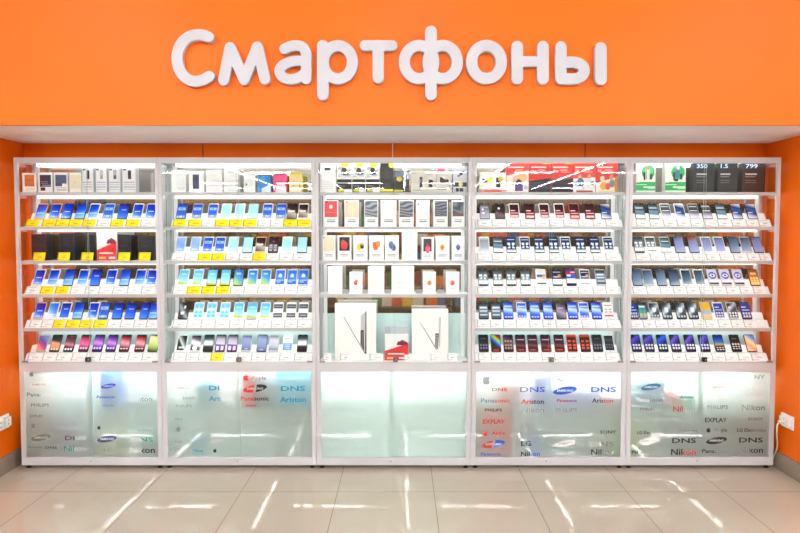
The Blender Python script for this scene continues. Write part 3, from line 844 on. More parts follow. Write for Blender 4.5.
    'goldgrid': (SC([(0, 'f0c878'), (.4, 'e8a848'), (.6, 'c88a50'), (1, '8a6a40')], 0, [('g', .05, .5, 3, 3, 'fbe8b8'), ('b', .2, .8, .7, .8, 'f2dcb0')]), 'golden tiled screen'),
    'multitile': (SC([(0, '9ab0c8'), (.5, '5aa0b0'), (1, '34404c')], .1, [('g', .05, .35, 2, 1, 'e8d048'), ('g', .35, .65, 2, 1, '4ac090'), ('b', .1, .9, .7, .8, 'dfe8ea')]), 'colourful tiled screen'),
    'greysheet': (SC([(0, '3c4654'), (.3, '5a687c'), (.55, 'c8d0d8'), (.8, '7a8894'), (1, '46505c')], -.6, [('d', .5, .55, .25, 'e2e8ec'), ('g', .05, .2, 3, 1, 'cfd6dc')]), 'grey abstract screen'),
    'yellow': (SC([(0, 'd8b840'), (.12, 'e8d8a0'), (.2, 'b8c0d4'), (.5, 'a8b4cc'), (.58, 'f2c02c'), (1, 'f4b81c')], 0), 'yellow-topped screen'),
    'bluegrid': (SC([(0, '5a648c'), (.5, '3a52a0'), (1, '3c5ab8')], 0, [('g', .04, .42, 3, 2, 'e8dff0'), ('b', .1, .6, .7, .75, 'dfe6fa'), ('b', .1, .9, .52, .56, 'c8d4f2')]), 'blue screen with icon rows'),
    'greygrid': (SC([(0, '4a4a54'), (.5, '64666e'), (.75, 'c8c8d0'), (1, '50525a')], -.6, [('g', .04, .42, 3, 2, 'f0f0f4'), ('b', .1, .4, .7, .75, 'f4f4f4')]), 'grey screen with icon rows'),
    'indigo': (SC([(0, '1c1838'), (.45, '2c246c'), (.6, '4a40b8'), (.85, '6a60d8'), (1, '201c40')], -.4, [('g', .08, .48, 3, 2, 'e4e0f8')]), 'indigo screen with icons'),
    'violet': (SC([(0, '201a34'), (.45, '362a5c'), (.6, '5a44b0'), (.85, '8270e0'), (1, '3a3450')], -.6, [('g', .08, .48, 3, 2, 'f0ecfa'), ('b', .1, .6, .72, .76, 'c8bcf4')]), 'violet screen with icons'),
    'bluedark': (SC([(0, '14161e'), (.45, '1c2644'), (.6, '2046c0'), (.85, '3070e8'), (1, '141a30')], -.4, [('g', .08, .48, 3, 2, 'dfe8fa')]), 'blue night screen with icons'),
    'horizon': (SC([(0, '1a1c24'), (.3, '2a2c3c'), (.42, 'd8a850'), (.5, '4a90c8'), (.75, '1c54b8'), (1, '0c2460')], 0, [('g', .06, .28, 3, 2, 'dfe2ea')]), 'blue screen with gold horizon'),
    'black': (SC([(0, '1c1618'), (.5, '2c2424'), (1, '241e20')], 0, [('g', .08, .5, 3, 3, 'd8d0cc'), ('b', .2, .7, .75, .8, '8a7c78')]), 'black screen with white icons'),
    'peach': (SC([(0, 'f6c8b0'), (.3, 'f2a890'), (.5, 'f4d880'), (.75, 'c8d4e8'), (1, '8aa4d8')], .5), 'peach and yellow screen'),
}
FRM = {'W': ('white', mat('phone_white', (.82, .82, .83), .3)), 'K': ('black', mat('phone_black', (.015, .016, .019), .25)), 'G': ('gold', mat('phone_gold', (.75, .52, .28), .3, .5)),
       'S': ('silver', mat('phone_silver', (.55, .56, .58), .3, .6)), 'L': ('light-blue', mat('phone_light_blue', (.35, .6, .85), .3)), 'R': ('red', mat('phone_red', (.6, .07, .05), .3)),
       'N': ('navy', mat('phone_navy', (.03, .06, .14), .3))}
M['button'] = mat('phone_button', (.5, .5, .52), .35, .4)
_pm = {}
_btn = {}


def phone_meshes(sty, fr, w, h):
    key = (sty, fr, round(w, 4), round(h, 4))
    if key in _pm:
        return _pm[key]
    t = .0078
    pw = rrect(-w / 2, w / 2, 0, h, .008)
    pi = rrect(-w / 2 + .0016, w / 2 - .0016, .0016, h - .0016, .0066)
    n = len(pw)
    mb = MB()
    v = [(x, 0, z) for x, z in pi] + [(x, .0016, z) for x, z in pw] + [(x, t - .0016, z) for x, z in pw] + [(x, t, z) for x, z in pi]
    fs = [tuple(range(n)), tuple(reversed(range(3 * n, 4 * n)))]
    for r in range(3):
        fs += [(r * n + q, (r + 1) * n + q, (r + 1) * n + (q + 1) % n, r * n + (q + 1) % n) for q in range(n)]
    mb.mesh(v, fs)
    body = mb.data('smartphone', FRM[fr][1])
    sb = .003 if fr != 'W' else .0042
    zb, zt = (.0115, .0095) if fr in 'WGSL' else (.005, .006)
    mb = MB()
    mb.grid_xz(-w / 2 + sb, w / 2 - sb, zb, h - zt, -.0004, 10, 16, STY[sty][0])
    scr = mb.data('screen', M['screen'])
    btn = None
    if fr in 'WGSL':
        mb = MB()
        mb.prism_y([(.0045 * math.cos(2 * math.pi * q / 12), .0065 + .0034 * math.sin(2 * math.pi * q / 12)) for q in range(12)], -.0006, .0002)
        btn = mb.data('home_button', M['button'])
    mb = MB(); mb.prism_y(rrect(-.006, .006, h - .0055, h - .0042, .0006, 2), -.0004, .0002)
    ear = mb.data('earpiece', M['steel'])
    _pm[key] = (body, scr, btn, ear)
    return _pm[key]


ORD = ['first', 'second', 'third', 'fourth', 'fifth', 'sixth', 'seventh', 'eighth', 'ninth', 'tenth', 'eleventh', 'twelfth', 'thirteenth']
TILT = -.55
CROP = [(0, 150, 255), (155, 150, 255), (310, 150, 255), (465, 150, 255), (620, 150, 255)]
SC_ = 4.706


def up(ci, u):
    return CROP[ci][0] + u / SC_


def shelf_z(row):
    return Z_SH[row] if row < 5 else Z_DECK


YT0, YT1, ZT0, ZT1 = 4.3285, 4.358, .0015, .047     # front slope of the riser that carries the price cards
TANG = -math.atan2(YT1 - YT0, ZT1 - ZT0)


def riser(ci, row):
    z = shelf_z(row) + .0002
    a, b = XB[ci] + .03, XB[ci + 1] - .03
    if ci == 0: a = PX(26.5, 4.35, z)
    if ci == 1: a = PX(172, 4.35, z)
    if ci == 4: b = min(PX(770, 4.35, z), XB[5] - .034)
    mb = MB()
    # riser front is stepped back to the left/right as in the photo: plain extruded section
    prof = [(YT0, 0), (YT0, ZT0), (YT1, ZT1), (4.392, ZT1), (4.398, ZT1 + .001), (4.4245, .0905), (4.452, .0905), (4.452, 0)]
    prof = prof[::-1]
    mb.prism_x([(y, z + q) for y, q in prof], a, b)
    org = ((a + b) / 2, 4.39, z)
    o = link('display_riser', mb.data('display_riser', M['acryl'], org), None, org)
    tag(o, 'white stepped riser under the phones, %s shelf of the %s' % (ROWN[row], CAB[ci]), 'riser', 'white phone risers')
    return a, b


_tagm = {}


def card_mesh(w, h, colour, seed):
    key = (round(w, 4), round(h, 4), colour, seed)
    if key in _tagm:
        return _tagm[key]
    base = lin('ffe600') if colour == 'Y' else lin('f1f3f4')
    dark = lin('8a7a10') if colour == 'Y' else lin('8a9094')
    redd = lin('d8602c') if colour == 'Y' else lin('d8a4a4')
    rnd = random.Random(seed)
    l1, l2, l3 = rnd.uniform(.5, .9), rnd.uniform(.35, .7), rnd.uniform(.6, .9)

    def fn(u, v):
        if u < .075: return mixc(base, dark, .8)
        if .80 < v < .90 and .08 < u < l1: return mixc(base, dark, .55)
        if .62 < v < .70 and .08 < u < l2: return mixc(base, dark, .35)
        if .30 < v < .48 and .35 < u < l3: return mixc(base, redd if seed % 2 else dark, .6)
        if .06 < v < .15 and .1 < u < .6: return mixc(base, dark, .6)
        return base
    mb = MB()
    mb.box(-w / 2, w / 2, 0, .0007, 0, h, 0, base)
    mb.grid_xz(-w / 2 + .001, w / 2 - .001, .001, h - .001, -.0002, 14, 12, fn)
    _tagm[key] = mb.data('price_card', M['tagprint'])
    return _tagm[key]


def price_card(ci, row, X, z, w, h, col, ang, y, label, group):
    o = link('price_card', card_mesh(w, h, col, random.randint(0, 3)), None, (X, y, z), (ang, 0, 0))
    tag(o, label, 'price card', group)


used_labels = set()


def phone_row(ci, row, phones, tags, hscale=1.):
    z = shelf_z(row)
    a, b = riser(ci, row)
    wh = lambda j: '%s from left, %s shelf of %s' % (ORD[j], ROWN[row], CAB[ci])
    xs = [PX(up(ci, p[0]), 4.41, z + .09) for p in phones]
    for j, p in enumerate(phones):
        sty, fr = p[1], p[2]
        s = (p[3] if len(p) > 3 else 1.) * hscale
        gap = min([abs(xs[j] - xs[q]) for q in (j - 1, j + 1) if 0 <= q < len(xs)])
        w, h = min(.067 * (1 + (s - 1) * .6), gap - .004), .126 * s
        w = round(w, 3)
        body, scr, btn, ear = phone_meshes(sty, fr, w, h)
        o = link('smartphone', body, None, (xs[j], 4.3885, z + ZT1 + .0046), (TILT, 0, 0))
        tag(o, '%s smartphone, %s, %s' % (FRM[fr][0], STY[sty][1], wh(j)), 'smartphone', 'smartphones on the %s shelf of the %s' % (ROWN[row], CAB[ci]))
        link('screen', scr, o)
        link('earpiece', ear, o)
        if btn: link('home_button', btn, o)
    tx = [PX(up(ci, t[0]), 4.34, z + .02) for t in tags]
    for j, t in enumerate(tags):
        gap = min([abs(tx[j] - tx[q]) for q in (j - 1, j + 1) if 0 <= q < len(tx)])
        w = round(min(.086, gap - .0025), 3)
        X = min(max(tx[j], a + w / 2 - .01), b - w / 2 + .01)
        price_card(ci, row, X, z + .0024, w, .056, t[1], TANG, YT0 - .0013,
                   '%s price card, %s' % ('yellow' if t[1] == 'Y' else 'white', wh(j)), 'price cards on the %s shelf of the %s' % (ROWN[row], CAB[ci]))


def R(us, stys, frs):
    """zip helper: lists of u, style names, frame letters"""
    stys = stys.split()
    return [(u, s, f) for u, s, f in zip(us, stys, frs)]


def T(us, cols):
    return [(u, c) for u, c in zip(us, cols)]


# --- leftmost cabinet
phone_row(0, 1, R([190, 256, 314, 378, 438, 508, 577, 645, 708], 'azure royal royal azure azure widget cobalt royal royal', 'GGKKWLKWW'),
          T([152, 228, 290, 352, 417, 485, 550, 622, 690], 'YYYYYWYYW'))
phone_row(0, 3, R([180, 248, 322, 388, 448, 520, 586, 658, 712], 'royal azure azure azure cobalt royal azure azure royal', 'WWKWKWKWW'),
          T([150, 220, 290, 360, 430, 495, 560, 628, 694], 'WYYWWWWWW'))
phone_row(0, 4, R([184, 246, 304, 366, 436, 487, 552, 612, 678, 722], 'royal sky cobalt azure royal widget cobalt cobalt cobalt azure', 'GWWKWKKKKK'),
          T([165, 220, 275, 340, 404, 470, 532, 595, 657, 716], 'WWYYYYWWWW'))
phone_row(0, 5, R([197, 259, 325, 395, 460, 523, 586, 658, 720], 'purpleorange darkorange darkred pink purple purple rose rose lime', 'SKKKKKKKK'),
          T([160, 230, 295, 367, 434, 500, 567, 632, 697], 'WWWWWWWWW'))
# --- second cabinet
phone_row(1, 1, R([123, 197, 270, 333, 397, 460, 528, 592, 644, 697], 'widget widget widget ice ice ice widget widget brown brown', 'NSWWWSWSKW'),
          T([115, 185, 247, 312, 378, 445, 510, 570, 634, 698], 'YYWYYYWWYY'))
phone_row(1, 2, R([118, 188, 247, 304, 366, 436, 495, 556, 620, 692], 'pale pale widget widget ice ice brown darkpurple ice ice', 'WWWWWKGKWK'),
          T([105, 168, 231, 296, 360, 425, 488, 550, 612, 678], 'WWYYWWYWWW'))
phone_row(1, 3, R([133, 200, 267, 330, 392, 457, 520, 588, 644, 697], 'cyanlime cyanlime cyanlime cyanlime bluegreen bluegreen bluegreen ripple ripple ripple', 'WWKKKWWWWS'),
          T([112, 180, 248, 316, 383, 447, 511, 573, 635, 696], 'WYYYWWWWWW'))
phone_row(1, 4, R([133, 203, 264, 327, 392, 455, 517, 578, 640, 697], 'monopic cyantile cyantile cyantile cyanlime cyanlime cyanlime stripes stripes stripes', 'KWWWWSWWWW'),
          T([113, 179, 245, 311, 379, 447, 512, 575, 637, 697], 'WWWWWWWWWW'))
phone_row(1, 5, R([125, 190, 250, 306, 363, 430, 502, 558, 623, 692], 'diagdark whitedark blackband violettile violettile greyblue greyblue silvergrey whiteblue blackband', 'WSKKKSKSWK'),
          T([113, 172, 231, 290, 350, 416, 482, 548, 615, 685], 'WWWYWWWWWW'))
# --- fourth cabinet
TW = [88, 156, 223, 290, 358, 426, 493, 562, 630, 690]
phone_row(3, 1, R([93, 165, 233, 306, 375, 446, 516, 588, 664], 'greyicons smoke winered winered winered winered winered winered blurblue', 'KKWKWWRKK'), T(TW, 'W' * 10))
phone_row(3, 2, R([92, 156, 218, 284, 350, 418, 476, 545, 612, 677], 'greyblank greylist fourdots fourdots fourdots fourdots fourdots fourdots fourdots fourdots', 'WKNWKKWKKW'), T(TW, 'W' * 10))
phone_row(3, 3, R([86, 155, 218, 285, 360, 435, 500, 567, 640], 'greyfour greyfour greyfour greyfour goldpage darkpage flagpage darkpage blinds', 'KKKKWKKWS'), T(TW, 'W' * 10))
phone_row(3, 4, R([88, 147, 204, 268, 330, 392, 453, 508, 562, 620, 676], 'blinds blinds brightblue brightblue brightblue brightblue mauve brightblue brightblue brightblue redlist', 'KKKWNKKKWKW'),
          T([86, 147, 208, 270, 332, 394, 456, 517, 578, 638, 694], 'W' * 11))
phone_row(3, 5, R([88, 146, 205, 263, 320, 382, 445, 505, 567, 625, 680], 'blackdots rainbow flame maroon maroon maroon maroon redicons redicons blackdots glare', 'KKKKKKKRKKW'),
          T([90, 149, 209, 269, 329, 389, 449, 510, 571, 631, 690], 'W' * 11))
# --- rightmost cabinet
phone_row(4, 1, R([95, 160, 218, 285, 350, 410, 478, 552, 622], 'greylist greylist greydark blurblue greydark greydark greylist blurblue blurblue', 'KKWWSKKKK'),
          T([106, 170, 234, 298, 362, 426, 490, 556, 622, 680], 'W' * 10))
phone_row(4, 2, R([90, 148, 216, 282, 348, 412, 472, 540, 596, 650], 'greyfour greyfour greylist slate slatered slate slate steel steel slate', 'KWSKKWWKSK'),
          T([104, 172, 240, 306, 372, 436, 500, 564, 627, 683], 'W' * 10))
phone_row(4, 3, R([82, 134, 196, 256, 316, 376, 440, 500, 560, 634], 'steel steel steel deepsteel deepsteel deepsteel ring ring ring goldgrid', 'KSKKWWSSSK'),
          T([90, 155, 218, 280, 342, 404, 466, 530, 594, 656], 'W' * 10))
phone_row(4, 4, R([66, 108, 164, 222, 288, 345, 408, 468, 532, 595], 'bluegrid multitile greysheet greysheet greysheet greysheet yellow bluegrid greygrid bluegrid', 'KKSKKKGWSK'),
          T([78, 136, 194, 252, 312, 372, 432, 492, 552, 612], 'W' * 10))
phone_row(4, 5, R([78, 138, 202, 264, 332, 400, 470, 547, 618], 'indigo indigo bluedark violet violet indigo horizon black peach', 'KKKKKKKKK'),
          T([92, 152, 214, 276, 338, 400, 462, 524, 586, 648], 'W' * 10))

# ------------------------------------------------------------------ boxes
def art(base, *marks):
    b = lin(base)
    mk = []
    for m in marks:
        mk.append(tuple(lin(q) if isinstance(q, str) and len(q) == 6 and all(ch in '0123456789abcdef' for ch in q) else q for q in m))

    def fn(u, v):
        c = b
        for m in mk:
            if m[0] == 'b':
                if m[1] <= u <= m[2] and m[3] <= v <= m[4]: c = m[5]
            elif m[0] == 'd':      # disc cu cv r aspect
                if (u - m[1]) ** 2 + ((v - m[2]) * m[4]) ** 2 < m[3] ** 2: c = m[5]
            elif m[0] == 'w':      # waves inside a rect
                if m[1] <= u <= m[2] and m[3] <= v <= m[4]:
                    s = .5 + .5 * math.sin(v * m[7] + 2.2 * math.sin(u * 4 + v * 9))
                    c = mixc(m[5], m[6], s)
            elif m[0] == 'l':      # text lines: u0 u1 v0 v1 n col
                if m[1] <= u <= m[2] and m[3] <= v <= m[4]:
                    q = (v - m[3]) / (m[4] - m[3]) * m[5]
                    if q % 1 < .45: c = mixc(c, m[6], .8)
            elif m[0] == 't':      # slanted block below a line
                if v < m[1] + m[2] * u and m[3] <= u <= m[4]: c = m[5]
        return tuple(q ** 1.25 for q in c)
    return fn


def put_box(name, ci, u0, u1, y0, y1, row, base, fn, label, cat, group, depth=.055, yf=4.352, res=(24, 36), texts=(), parts=None, zoff=0.):
    """u in crop units, y0,y1 photo pixels of top and (for height) bottom; stands on the shelf"""
    z = shelf_z(row) + .0004 + zoff
    x0, x1 = PX(up(ci, u0), yf, z), PX(up(ci, u1), yf, z)
    h = PZ(y0, yf) - z
    cx = (x0 + x1) / 2
    w = x1 - x0
    mb = MB()
    mb.box(-w / 2, w / 2, 0, depth, 0, h, 0, lin(base))
    mb.grid_xz(-w / 2 + .0008, w / 2 - .0008, .0008, h - .0008, -.0003, res[0], res[1], fn)
    o = link(name, mb.data(name, M['print']), None, (cx, yf, z))
    tag(o, label, cat, group)
    if texts:
        t = MB()
        for body, a0, a1, b0, b1, col in texts:
            put_text(t, body, -w / 2 + a0 * w, -w / 2 + a1 * w, b0 * h, b1 * h, -.0008, lin(col))
        link('printed_lettering', t.data('printed_lettering', M['print']), o)
    return o, w, h


yy = lambda v: 150 + v / SC_
yz = lambda v: 255 + v / SC_
G1 = 'boxes on the top shelf of the leftmost cabinet'
B = lambda *a, **k: put_box(*a, **k)
PB = 'phone_box'
# leftmost, top shelf
B(PB, 0, 106, 172, yy(108), 193.2, 0, 'f4f2f0', art('f6f3f0', ('b', .18, .86, .3, .92, 'd98a52'), ('b', .2, .84, .6, .66, 'c8743c'), ('l', .2, .9, .06, .26, 3, 'cfc8c4')), 'white box with orange-brown cover picture, first on top shelf of leftmost cabinet', 'box', G1)
B(PB, 0, 180, 247, yy(106), 193.2, 0, 'e8e9ec', art('eef0f2', ('b', .12, .9, .28, .9, '232a4c'), ('b', .3, .9, .3, .4, '8a94b0'), ('b', .15, .5, .08, .24, '262c40'), ('l', .2, .7, .45, .6, 2, '9aa4c8')), 'white box with navy cover picture on top shelf of leftmost cabinet', 'box', G1)
B(PB, 0, 256, 320, yy(106), 193.2, 0, 'e8e9ec', art('eef0f2', ('b', .1, .9, .45, .9, '5c628c'), ('b', .1, .6, .3, .45, '545a80'), ('l', .15, .9, .08, .28, 3, '7a86a0')), 'white box with grey-violet cover picture on top shelf of leftmost cabinet', 'box', G1)
B(PB, 0, 328, 384, yy(106), 193.2, 0, 'ece8da', art('f3f1e8', ('b', .05, .95, .2, .9, 'e4dfcc'), ('b', .4, .6, .5, .52, 'b0a898')), 'plain cream-fronted box on top shelf of leftmost cabinet', 'box', G1)
for n_, (u0, u1, c, nm) in enumerate(((388, 440, '30343a', 'beside the cream box'), (452, 503, 'b8a890', 'with a beige handset picture'), (513, 567, '6a6c74', 'with a grey handset picture'), (577, 640, '5a3438', 'with a dark red handset picture'))):
    B(PB, 0, u0, u1, yy(86), 193.2, 0, 'e2e4ea', art('e9ebf1', ('b', .42, .68, .55, .93, c), ('b', .46, .64, .72, .9, 'c8ccd4' if n_ in (1, 2) else '2a2226'), ('l', .1, .9, .1, .5, 4, 'b4b8c6'), ('b', .05, .3, .93, .97, '50545c')),
      'tall white phone box, %s, top shelf of leftmost cabinet' % (nm if n_ else 'dark handset picture, ' + nm), 'box', G1)
# leftmost, third shelf
G3 = 'black boxes on the third shelf of the leftmost cabinet'
for n_, (u0, u1, y0) in enumerate(((150, 218, 396), (283, 352, 393), (402, 451, 400), (556, 618, 398), (652, 718, 405))):
    B(PB, 0, u0, u1, yy(y0), 261.4, 2, '1c1c26', art('23242f', ('b', 0, .03, 0, 1, '4a4c58'), ('b', .97, 1, 0, 1, '4a4c58'), ('b', .2, .7, .55, .6, '3c3450'), ('b', .3, .6, .3, .42, '27346c')),
      'dark matt phone box, %s from left on third shelf of leftmost cabinet' % ORD[n_], 'box', G3, depth=.085, yf=4.372)
zt = shelf_z(2) + .0008
for n_, u in enumerate((181, 297, 408, 581, 678)):
    X = PX(up(0, u), 4.345, zt)
    price_card(0, 2, X, zt, .080, .056, 'Y', -.32, 4.345, 'yellow price card leaning before the %s dark box, third shelf of leftmost cabinet' % ORD[n_], 'price cards on the third shelf of the leftmost cabinet')
ADART = art('f2f4f6', ('t', .36, .30, 0, 1, 'e8434a'), ('b', .12, .8, .22, .28, 'fbe8e6'), ('b', .1, .45, .06, .12, 'f6d080'), ('b', .6, .95, .06, .12, 'fbeeee'), ('b', .5, .98, .58, .66, 'b03a58'), ('d', .74, .66, .22, 2.6, '9a3a5a'), ('d', .74, .75, .05, 1.5, '5a6068'))
o, w, h = B('advert_card', 0, 457, 550, yy(382), 261.4, 2, 'f2f4f6', ADART, 'white and red promotional card between dark boxes, leftmost cabinet', 'advert card', 'red and white promotional cards', depth=.012, yf=4.362, res=(32, 40))
# second, top shelf
G2 = 'boxes on the top shelf of the second cabinet'
B(PB, 1, 78, 146, yy(93), 193.2, 0, 'f4f6f7', art('f6f8f9', ('b', .35, .9, .3, .85, 'eaf1f6'), ('l', .4, .9, .1, .25, 2, 'd8dfe4')), 'blank white box, first on top shelf of second cabinet', 'box', G2)
B(PB, 1, 160, 232, yy(98), 193.2, 0, 'f2f3f6', art('f6f7fa', ('b', .24, .68, .18, .82, '4c5478'), ('b', .3, .62, .24, .5, '505a8a')), 'white box with navy square, second on top shelf of second cabinet', 'box', G2)
B(PB, 1, 240, 317, yy(93), 193.2, 0, 'f3f4f5', art('f6f7f8', ('l', .1, .9, .3, .6, 2, 'eceff1')), 'blank white box beside the navy-square box on top shelf', 'box', G2)
B(PB, 1, 325, 392, yy(84), 193.2, 0, 'eef0f1', art('f2f4f5', ('b', .3, .7, .8, .88, 'd8dcde'), ('b', .85, .87, .2, .8, 'd2d6d8')), 'tall off-white box in the centre of second cabinet top shelf', 'box', G2)
B(PB, 1, 418, 472, yy(106), 193.2, 0, 'e4e7e9', art('eceeef', ('b', .15, .3, .35, .45, '5a6068'), ('b', .1, .9, .2, .24, 'd4d8da')), 'small pale grey box beside the cyan box on top shelf', 'box', G2)
B(PB, 1, 484, 545, yy(112), 193.2, 0, '3a9ad8', art('2f98dc', ('b', 0, 1, .9, 1, '2474c0'), ('t', .1, .35, .3, 1, 'dceef8'), ('d', .4, .72, .2, 1, '4aaee6')), 'small cyan-blue box on top shelf of second cabinet', 'box', G2)
B(PB, 1, 557, 618, yy(108), 193.2, 0, 'e83a86', art('ee4c92', ('b', .05, .85, .88, .95, 'b81c4c'), ('d', .6, .1, .42, 1.1, 'fae4ee'), ('b', 0, .12, .1, .4, 'f6d0e0')), 'small hot-pink box on top shelf of second cabinet', 'box', G2)
B(PB, 1, 632, 692, yy(108), 193.2, 0, 'ece04c', art('f0d8a0', ('b', 0, 1, .93, 1, 'e2d428'), ('b', 0, .1, 0, 1, 'f0e878'), ('b', .9, 1, 0, 1, 'f0e878'), ('d', .35, .4, .08, 1, '8a7050'), ('b', .78, .86, .25, .42, '7a6048'), ('b', .1, .9, .02, .25, 'f6ecd4')), 'small yellow-framed cream box on top shelf of second cabinet', 'box', G2)
# middle, top shelf
G4 = 'accessory boxes on the top shelf of the middle cabinet'
B('accessory_box', 2, 48, 122, yy(60), 193.2, 0, 'f5f6f7', art('f7f8f9', ('b', .3, .65, .74, .82, '3c4248'), ('l', .15, .85, .1, .5, 5, 'dcdfe2')), 'tall white box with small dark device, middle cabinet top shelf', 'box', G4)
for n_, (u0, u1, nm) in enumerate(((126, 196, 'first'), (199, 261, 'second'), (263, 327, 'third'))):
    B('accessory_box', 2, u0, u1, yy(60), 193.2, 0, 'f2f3f4', art('f4f5f6', ('d', .55, .95, .26, 1.7, 'e8ec2c'), ('w', .1, .95, .52, .85, 'eceef0', 'b4b8bc', 30), ('d', .5, .72, .2, 1.6, '3c4044'), ('b', .55, .8, .62, .7, '2a2c30'), ('b', 0, 1, 0, .45, '141618'), ('b', 0, .98, .3, .34, 'd8e4e6'), ('b', .1, .5, .02, .1, 'e4e42c'), ('b', .5, 1, .0, .1, 'f0f2f4'), ('b', .1, .6, .16, .24, '5a6070')),
      'white-and-black box with yellow blob, %s of three, middle cabinet top shelf' % nm, 'box', G4)
B('accessory_box', 2, 330, 392, yy(60), 193.2, 0, '18191b', art('1c1d20', ('d', .85, .92, .2, 2.2, 'e4e830'), ('b', .1, .9, .55, .8, '2a2c30'), ('d', .55, .68, .22, 1, '34373c'), ('b', 0, 1, .02, .1, 'e0e434'), ('b', .1, .8, .2, .3, '3a3e44')), 'black box with yellow strip on middle cabinet top shelf', 'box', G4)
B('accessory_box', 2, 395, 468, yy(97), 193.2, 0, '2b3340', art('3c4654', ('b', .05, .8, .72, .95, '7c92ac'), ('b', .82, .95, .6, .95, 'dfe8f0'), ('d', .35, .62, .2, 1.8, 'e4d834'), ('b', 0, .9, .2, .5, '14161a'), ('b', .6, .85, .3, .5, '8a9a9c'), ('b', 0, .6, .02, .1, 'd8dc40')), 'low slate-blue box beside the black box, middle cabinet', 'box', G4)
for n_, (u0, u1, y0, nm) in enumerate(((476, 540, 98, 'dark phone picture at its side'), (541, 594, 100, 'two dark phone pictures'))):
    B('accessory_box', 2, u0, u1, yy(y0), 193.2, 0, 'd9d6d0', art('dedbd6', ('b', .62, .82, .2, .72, '24262a'), ('b', .64, .8, .44, .62, '8a8e94'), ('b', .1, .9, .08, .12, '9aa09c'), ('b', .1, .4, .85, .88, 'a8a8a6')) if n_ == 0 else
      art('d8d5d0', ('b', .35, .65, .25, .6, '202226'), ('b', .45, .75, .4, .55, '34363a'), ('b', .8, .95, .45, .5, '303236'), ('b', .1, .6, .85, .88, '8a8a8a')), 'warm-grey box with %s, middle cabinet top shelf' % nm, 'box', G4)
B('accessory_box', 2, 596, 668, yy(88), 193.2, 0, 'd2d0ca', art('dad7d1', ('b', .05, .55, .88, 1, 'e87aa8'), ('b', .75, .95, .88, .96, '9aa09c'), ('t', .72, -.3, .22, .75, '34373a'), ('b', 0, 1, 0, .42, 'd8d5cf'), ('b', .3, .8, .45, .55, '4a4c50'), ('l', .05, .9, .12, .24, 2, '6a6a68')), 'warm-grey box with pink corner mark, middle cabinet top shelf', 'box', G4)
B('accessory_box', 2, 674, 738, yy(78), 193.2, 0, 'dfe2ee', art('dde0ee', ('t', .28, .62, .25, .8, 'dde0ee'), ('b', .3, .5, .6, .68, '3a3e46'), ('b', .45, .65, .67, .75, '34383e'), ('b', .6, .8, .74, .82, '2c3036'), ('b', 0, 1, .22, .4, '3c4248'), ('d', .55, .32, .16, 1.6, 'e0dc8c'), ('b', .05, .75, .02, .16, '2c3238'), ('b', .1, .15, .02, .16, 'dfe2ea'), ('b', .4, .45, .02, .16, 'dfe2ea')), 'lavender-white box with slanted dark device, end of middle cabinet top shelf', 'box', G4)
# middle, second and third shelf: white phone boxes with picture fronts
G5 = 'white phone boxes on the second shelf of the middle cabinet'
lower = [('l', .22, .78, .16, .3, 3, '8a8e94'), ('b', .15, .22, .06, .08, 'a0a4a8')]
WV = ('w', .05, .95, .36, .97, '6e7684', 'c2c8d2', 42)
DV = ('w', .05, .95, .36, .97, '4c525e', '9aa2ae', 46)
second = [(66, 131, art('f6f7f8', ('b', .04, .96, .36, .98, 'e4525c'), ('b', .04, .96, .52, .55, 'ec8a90'), ('d', .5, .74, .14, 1.6, 'f8d8cc'), ('d', .5, .74, .08, 1.6, 'fff8ea'), ('b', .1, .3, .93, .96, '6a1c24'), *lower), 'red-fronted'),
          (162, 229, art('f6f7f8', ('b', .05, .95, .36, .97, 'f2d6c2'), ('d', .5, .6, .3, 1.5, 'f6e0c8'), ('b', .1, .25, .92, .95, '5a5450'), *lower), 'rose-gold-fronted'),
          (256, 320, art('f6f7f8', ('w', .05, .95, .36, .97, '6a7280', 'b8c0cc', 40), ('b', .1, .3, .92, .95, '30343a'), *lower), 'pale-grey wave-fronted'),
          (332, 407, art('f8f9fa', ('b', .06, .94, .36, .97, 'e9ebef'), ('b', .1, .25, .92, .95, '30343a'), *lower), 'silver-fronted'),
          (418, 488, art('f6f7f8', ('w', .05, .95, .36, .97, '50565f', 'a8aeb8', 48), *lower), 'charcoal wave-fronted'),
          (500, 563, art('f8f9fa', ('b', .06, .94, .36, .97, 'eceef1'), ('d', .15, .85, .05, 1.4, '4a4e52'), *lower), 'plain white-fronted'),
          (581, 648, art('f6f7f8', ('w', .08, .95, .38, .97, '474d58', '8f98a6', 62), *lower), 'rippled slate-fronted'),
          (668, 726, art('f6f7f8', ('w', .05, .95, .38, .95, '4e5866', '8a949e', 22), ('b', .05, .95, .38, .5, '8a6a64'), *lower), 'dusky slate-fronted')]
for u0, u1, fn, nm in second:
    B(PB, 2, u0, u1, yy(236), 227.6, 1, 'f2f3f5', fn, '%s white phone box on second shelf of middle cabinet' % nm, 'phone box', G5, depth=.05, yf=4.36)
G6 = 'white phone boxes on the third shelf of the middle cabinet'
low3 = [('l', .22, .78, .18, .28, 2, '8e9298')]
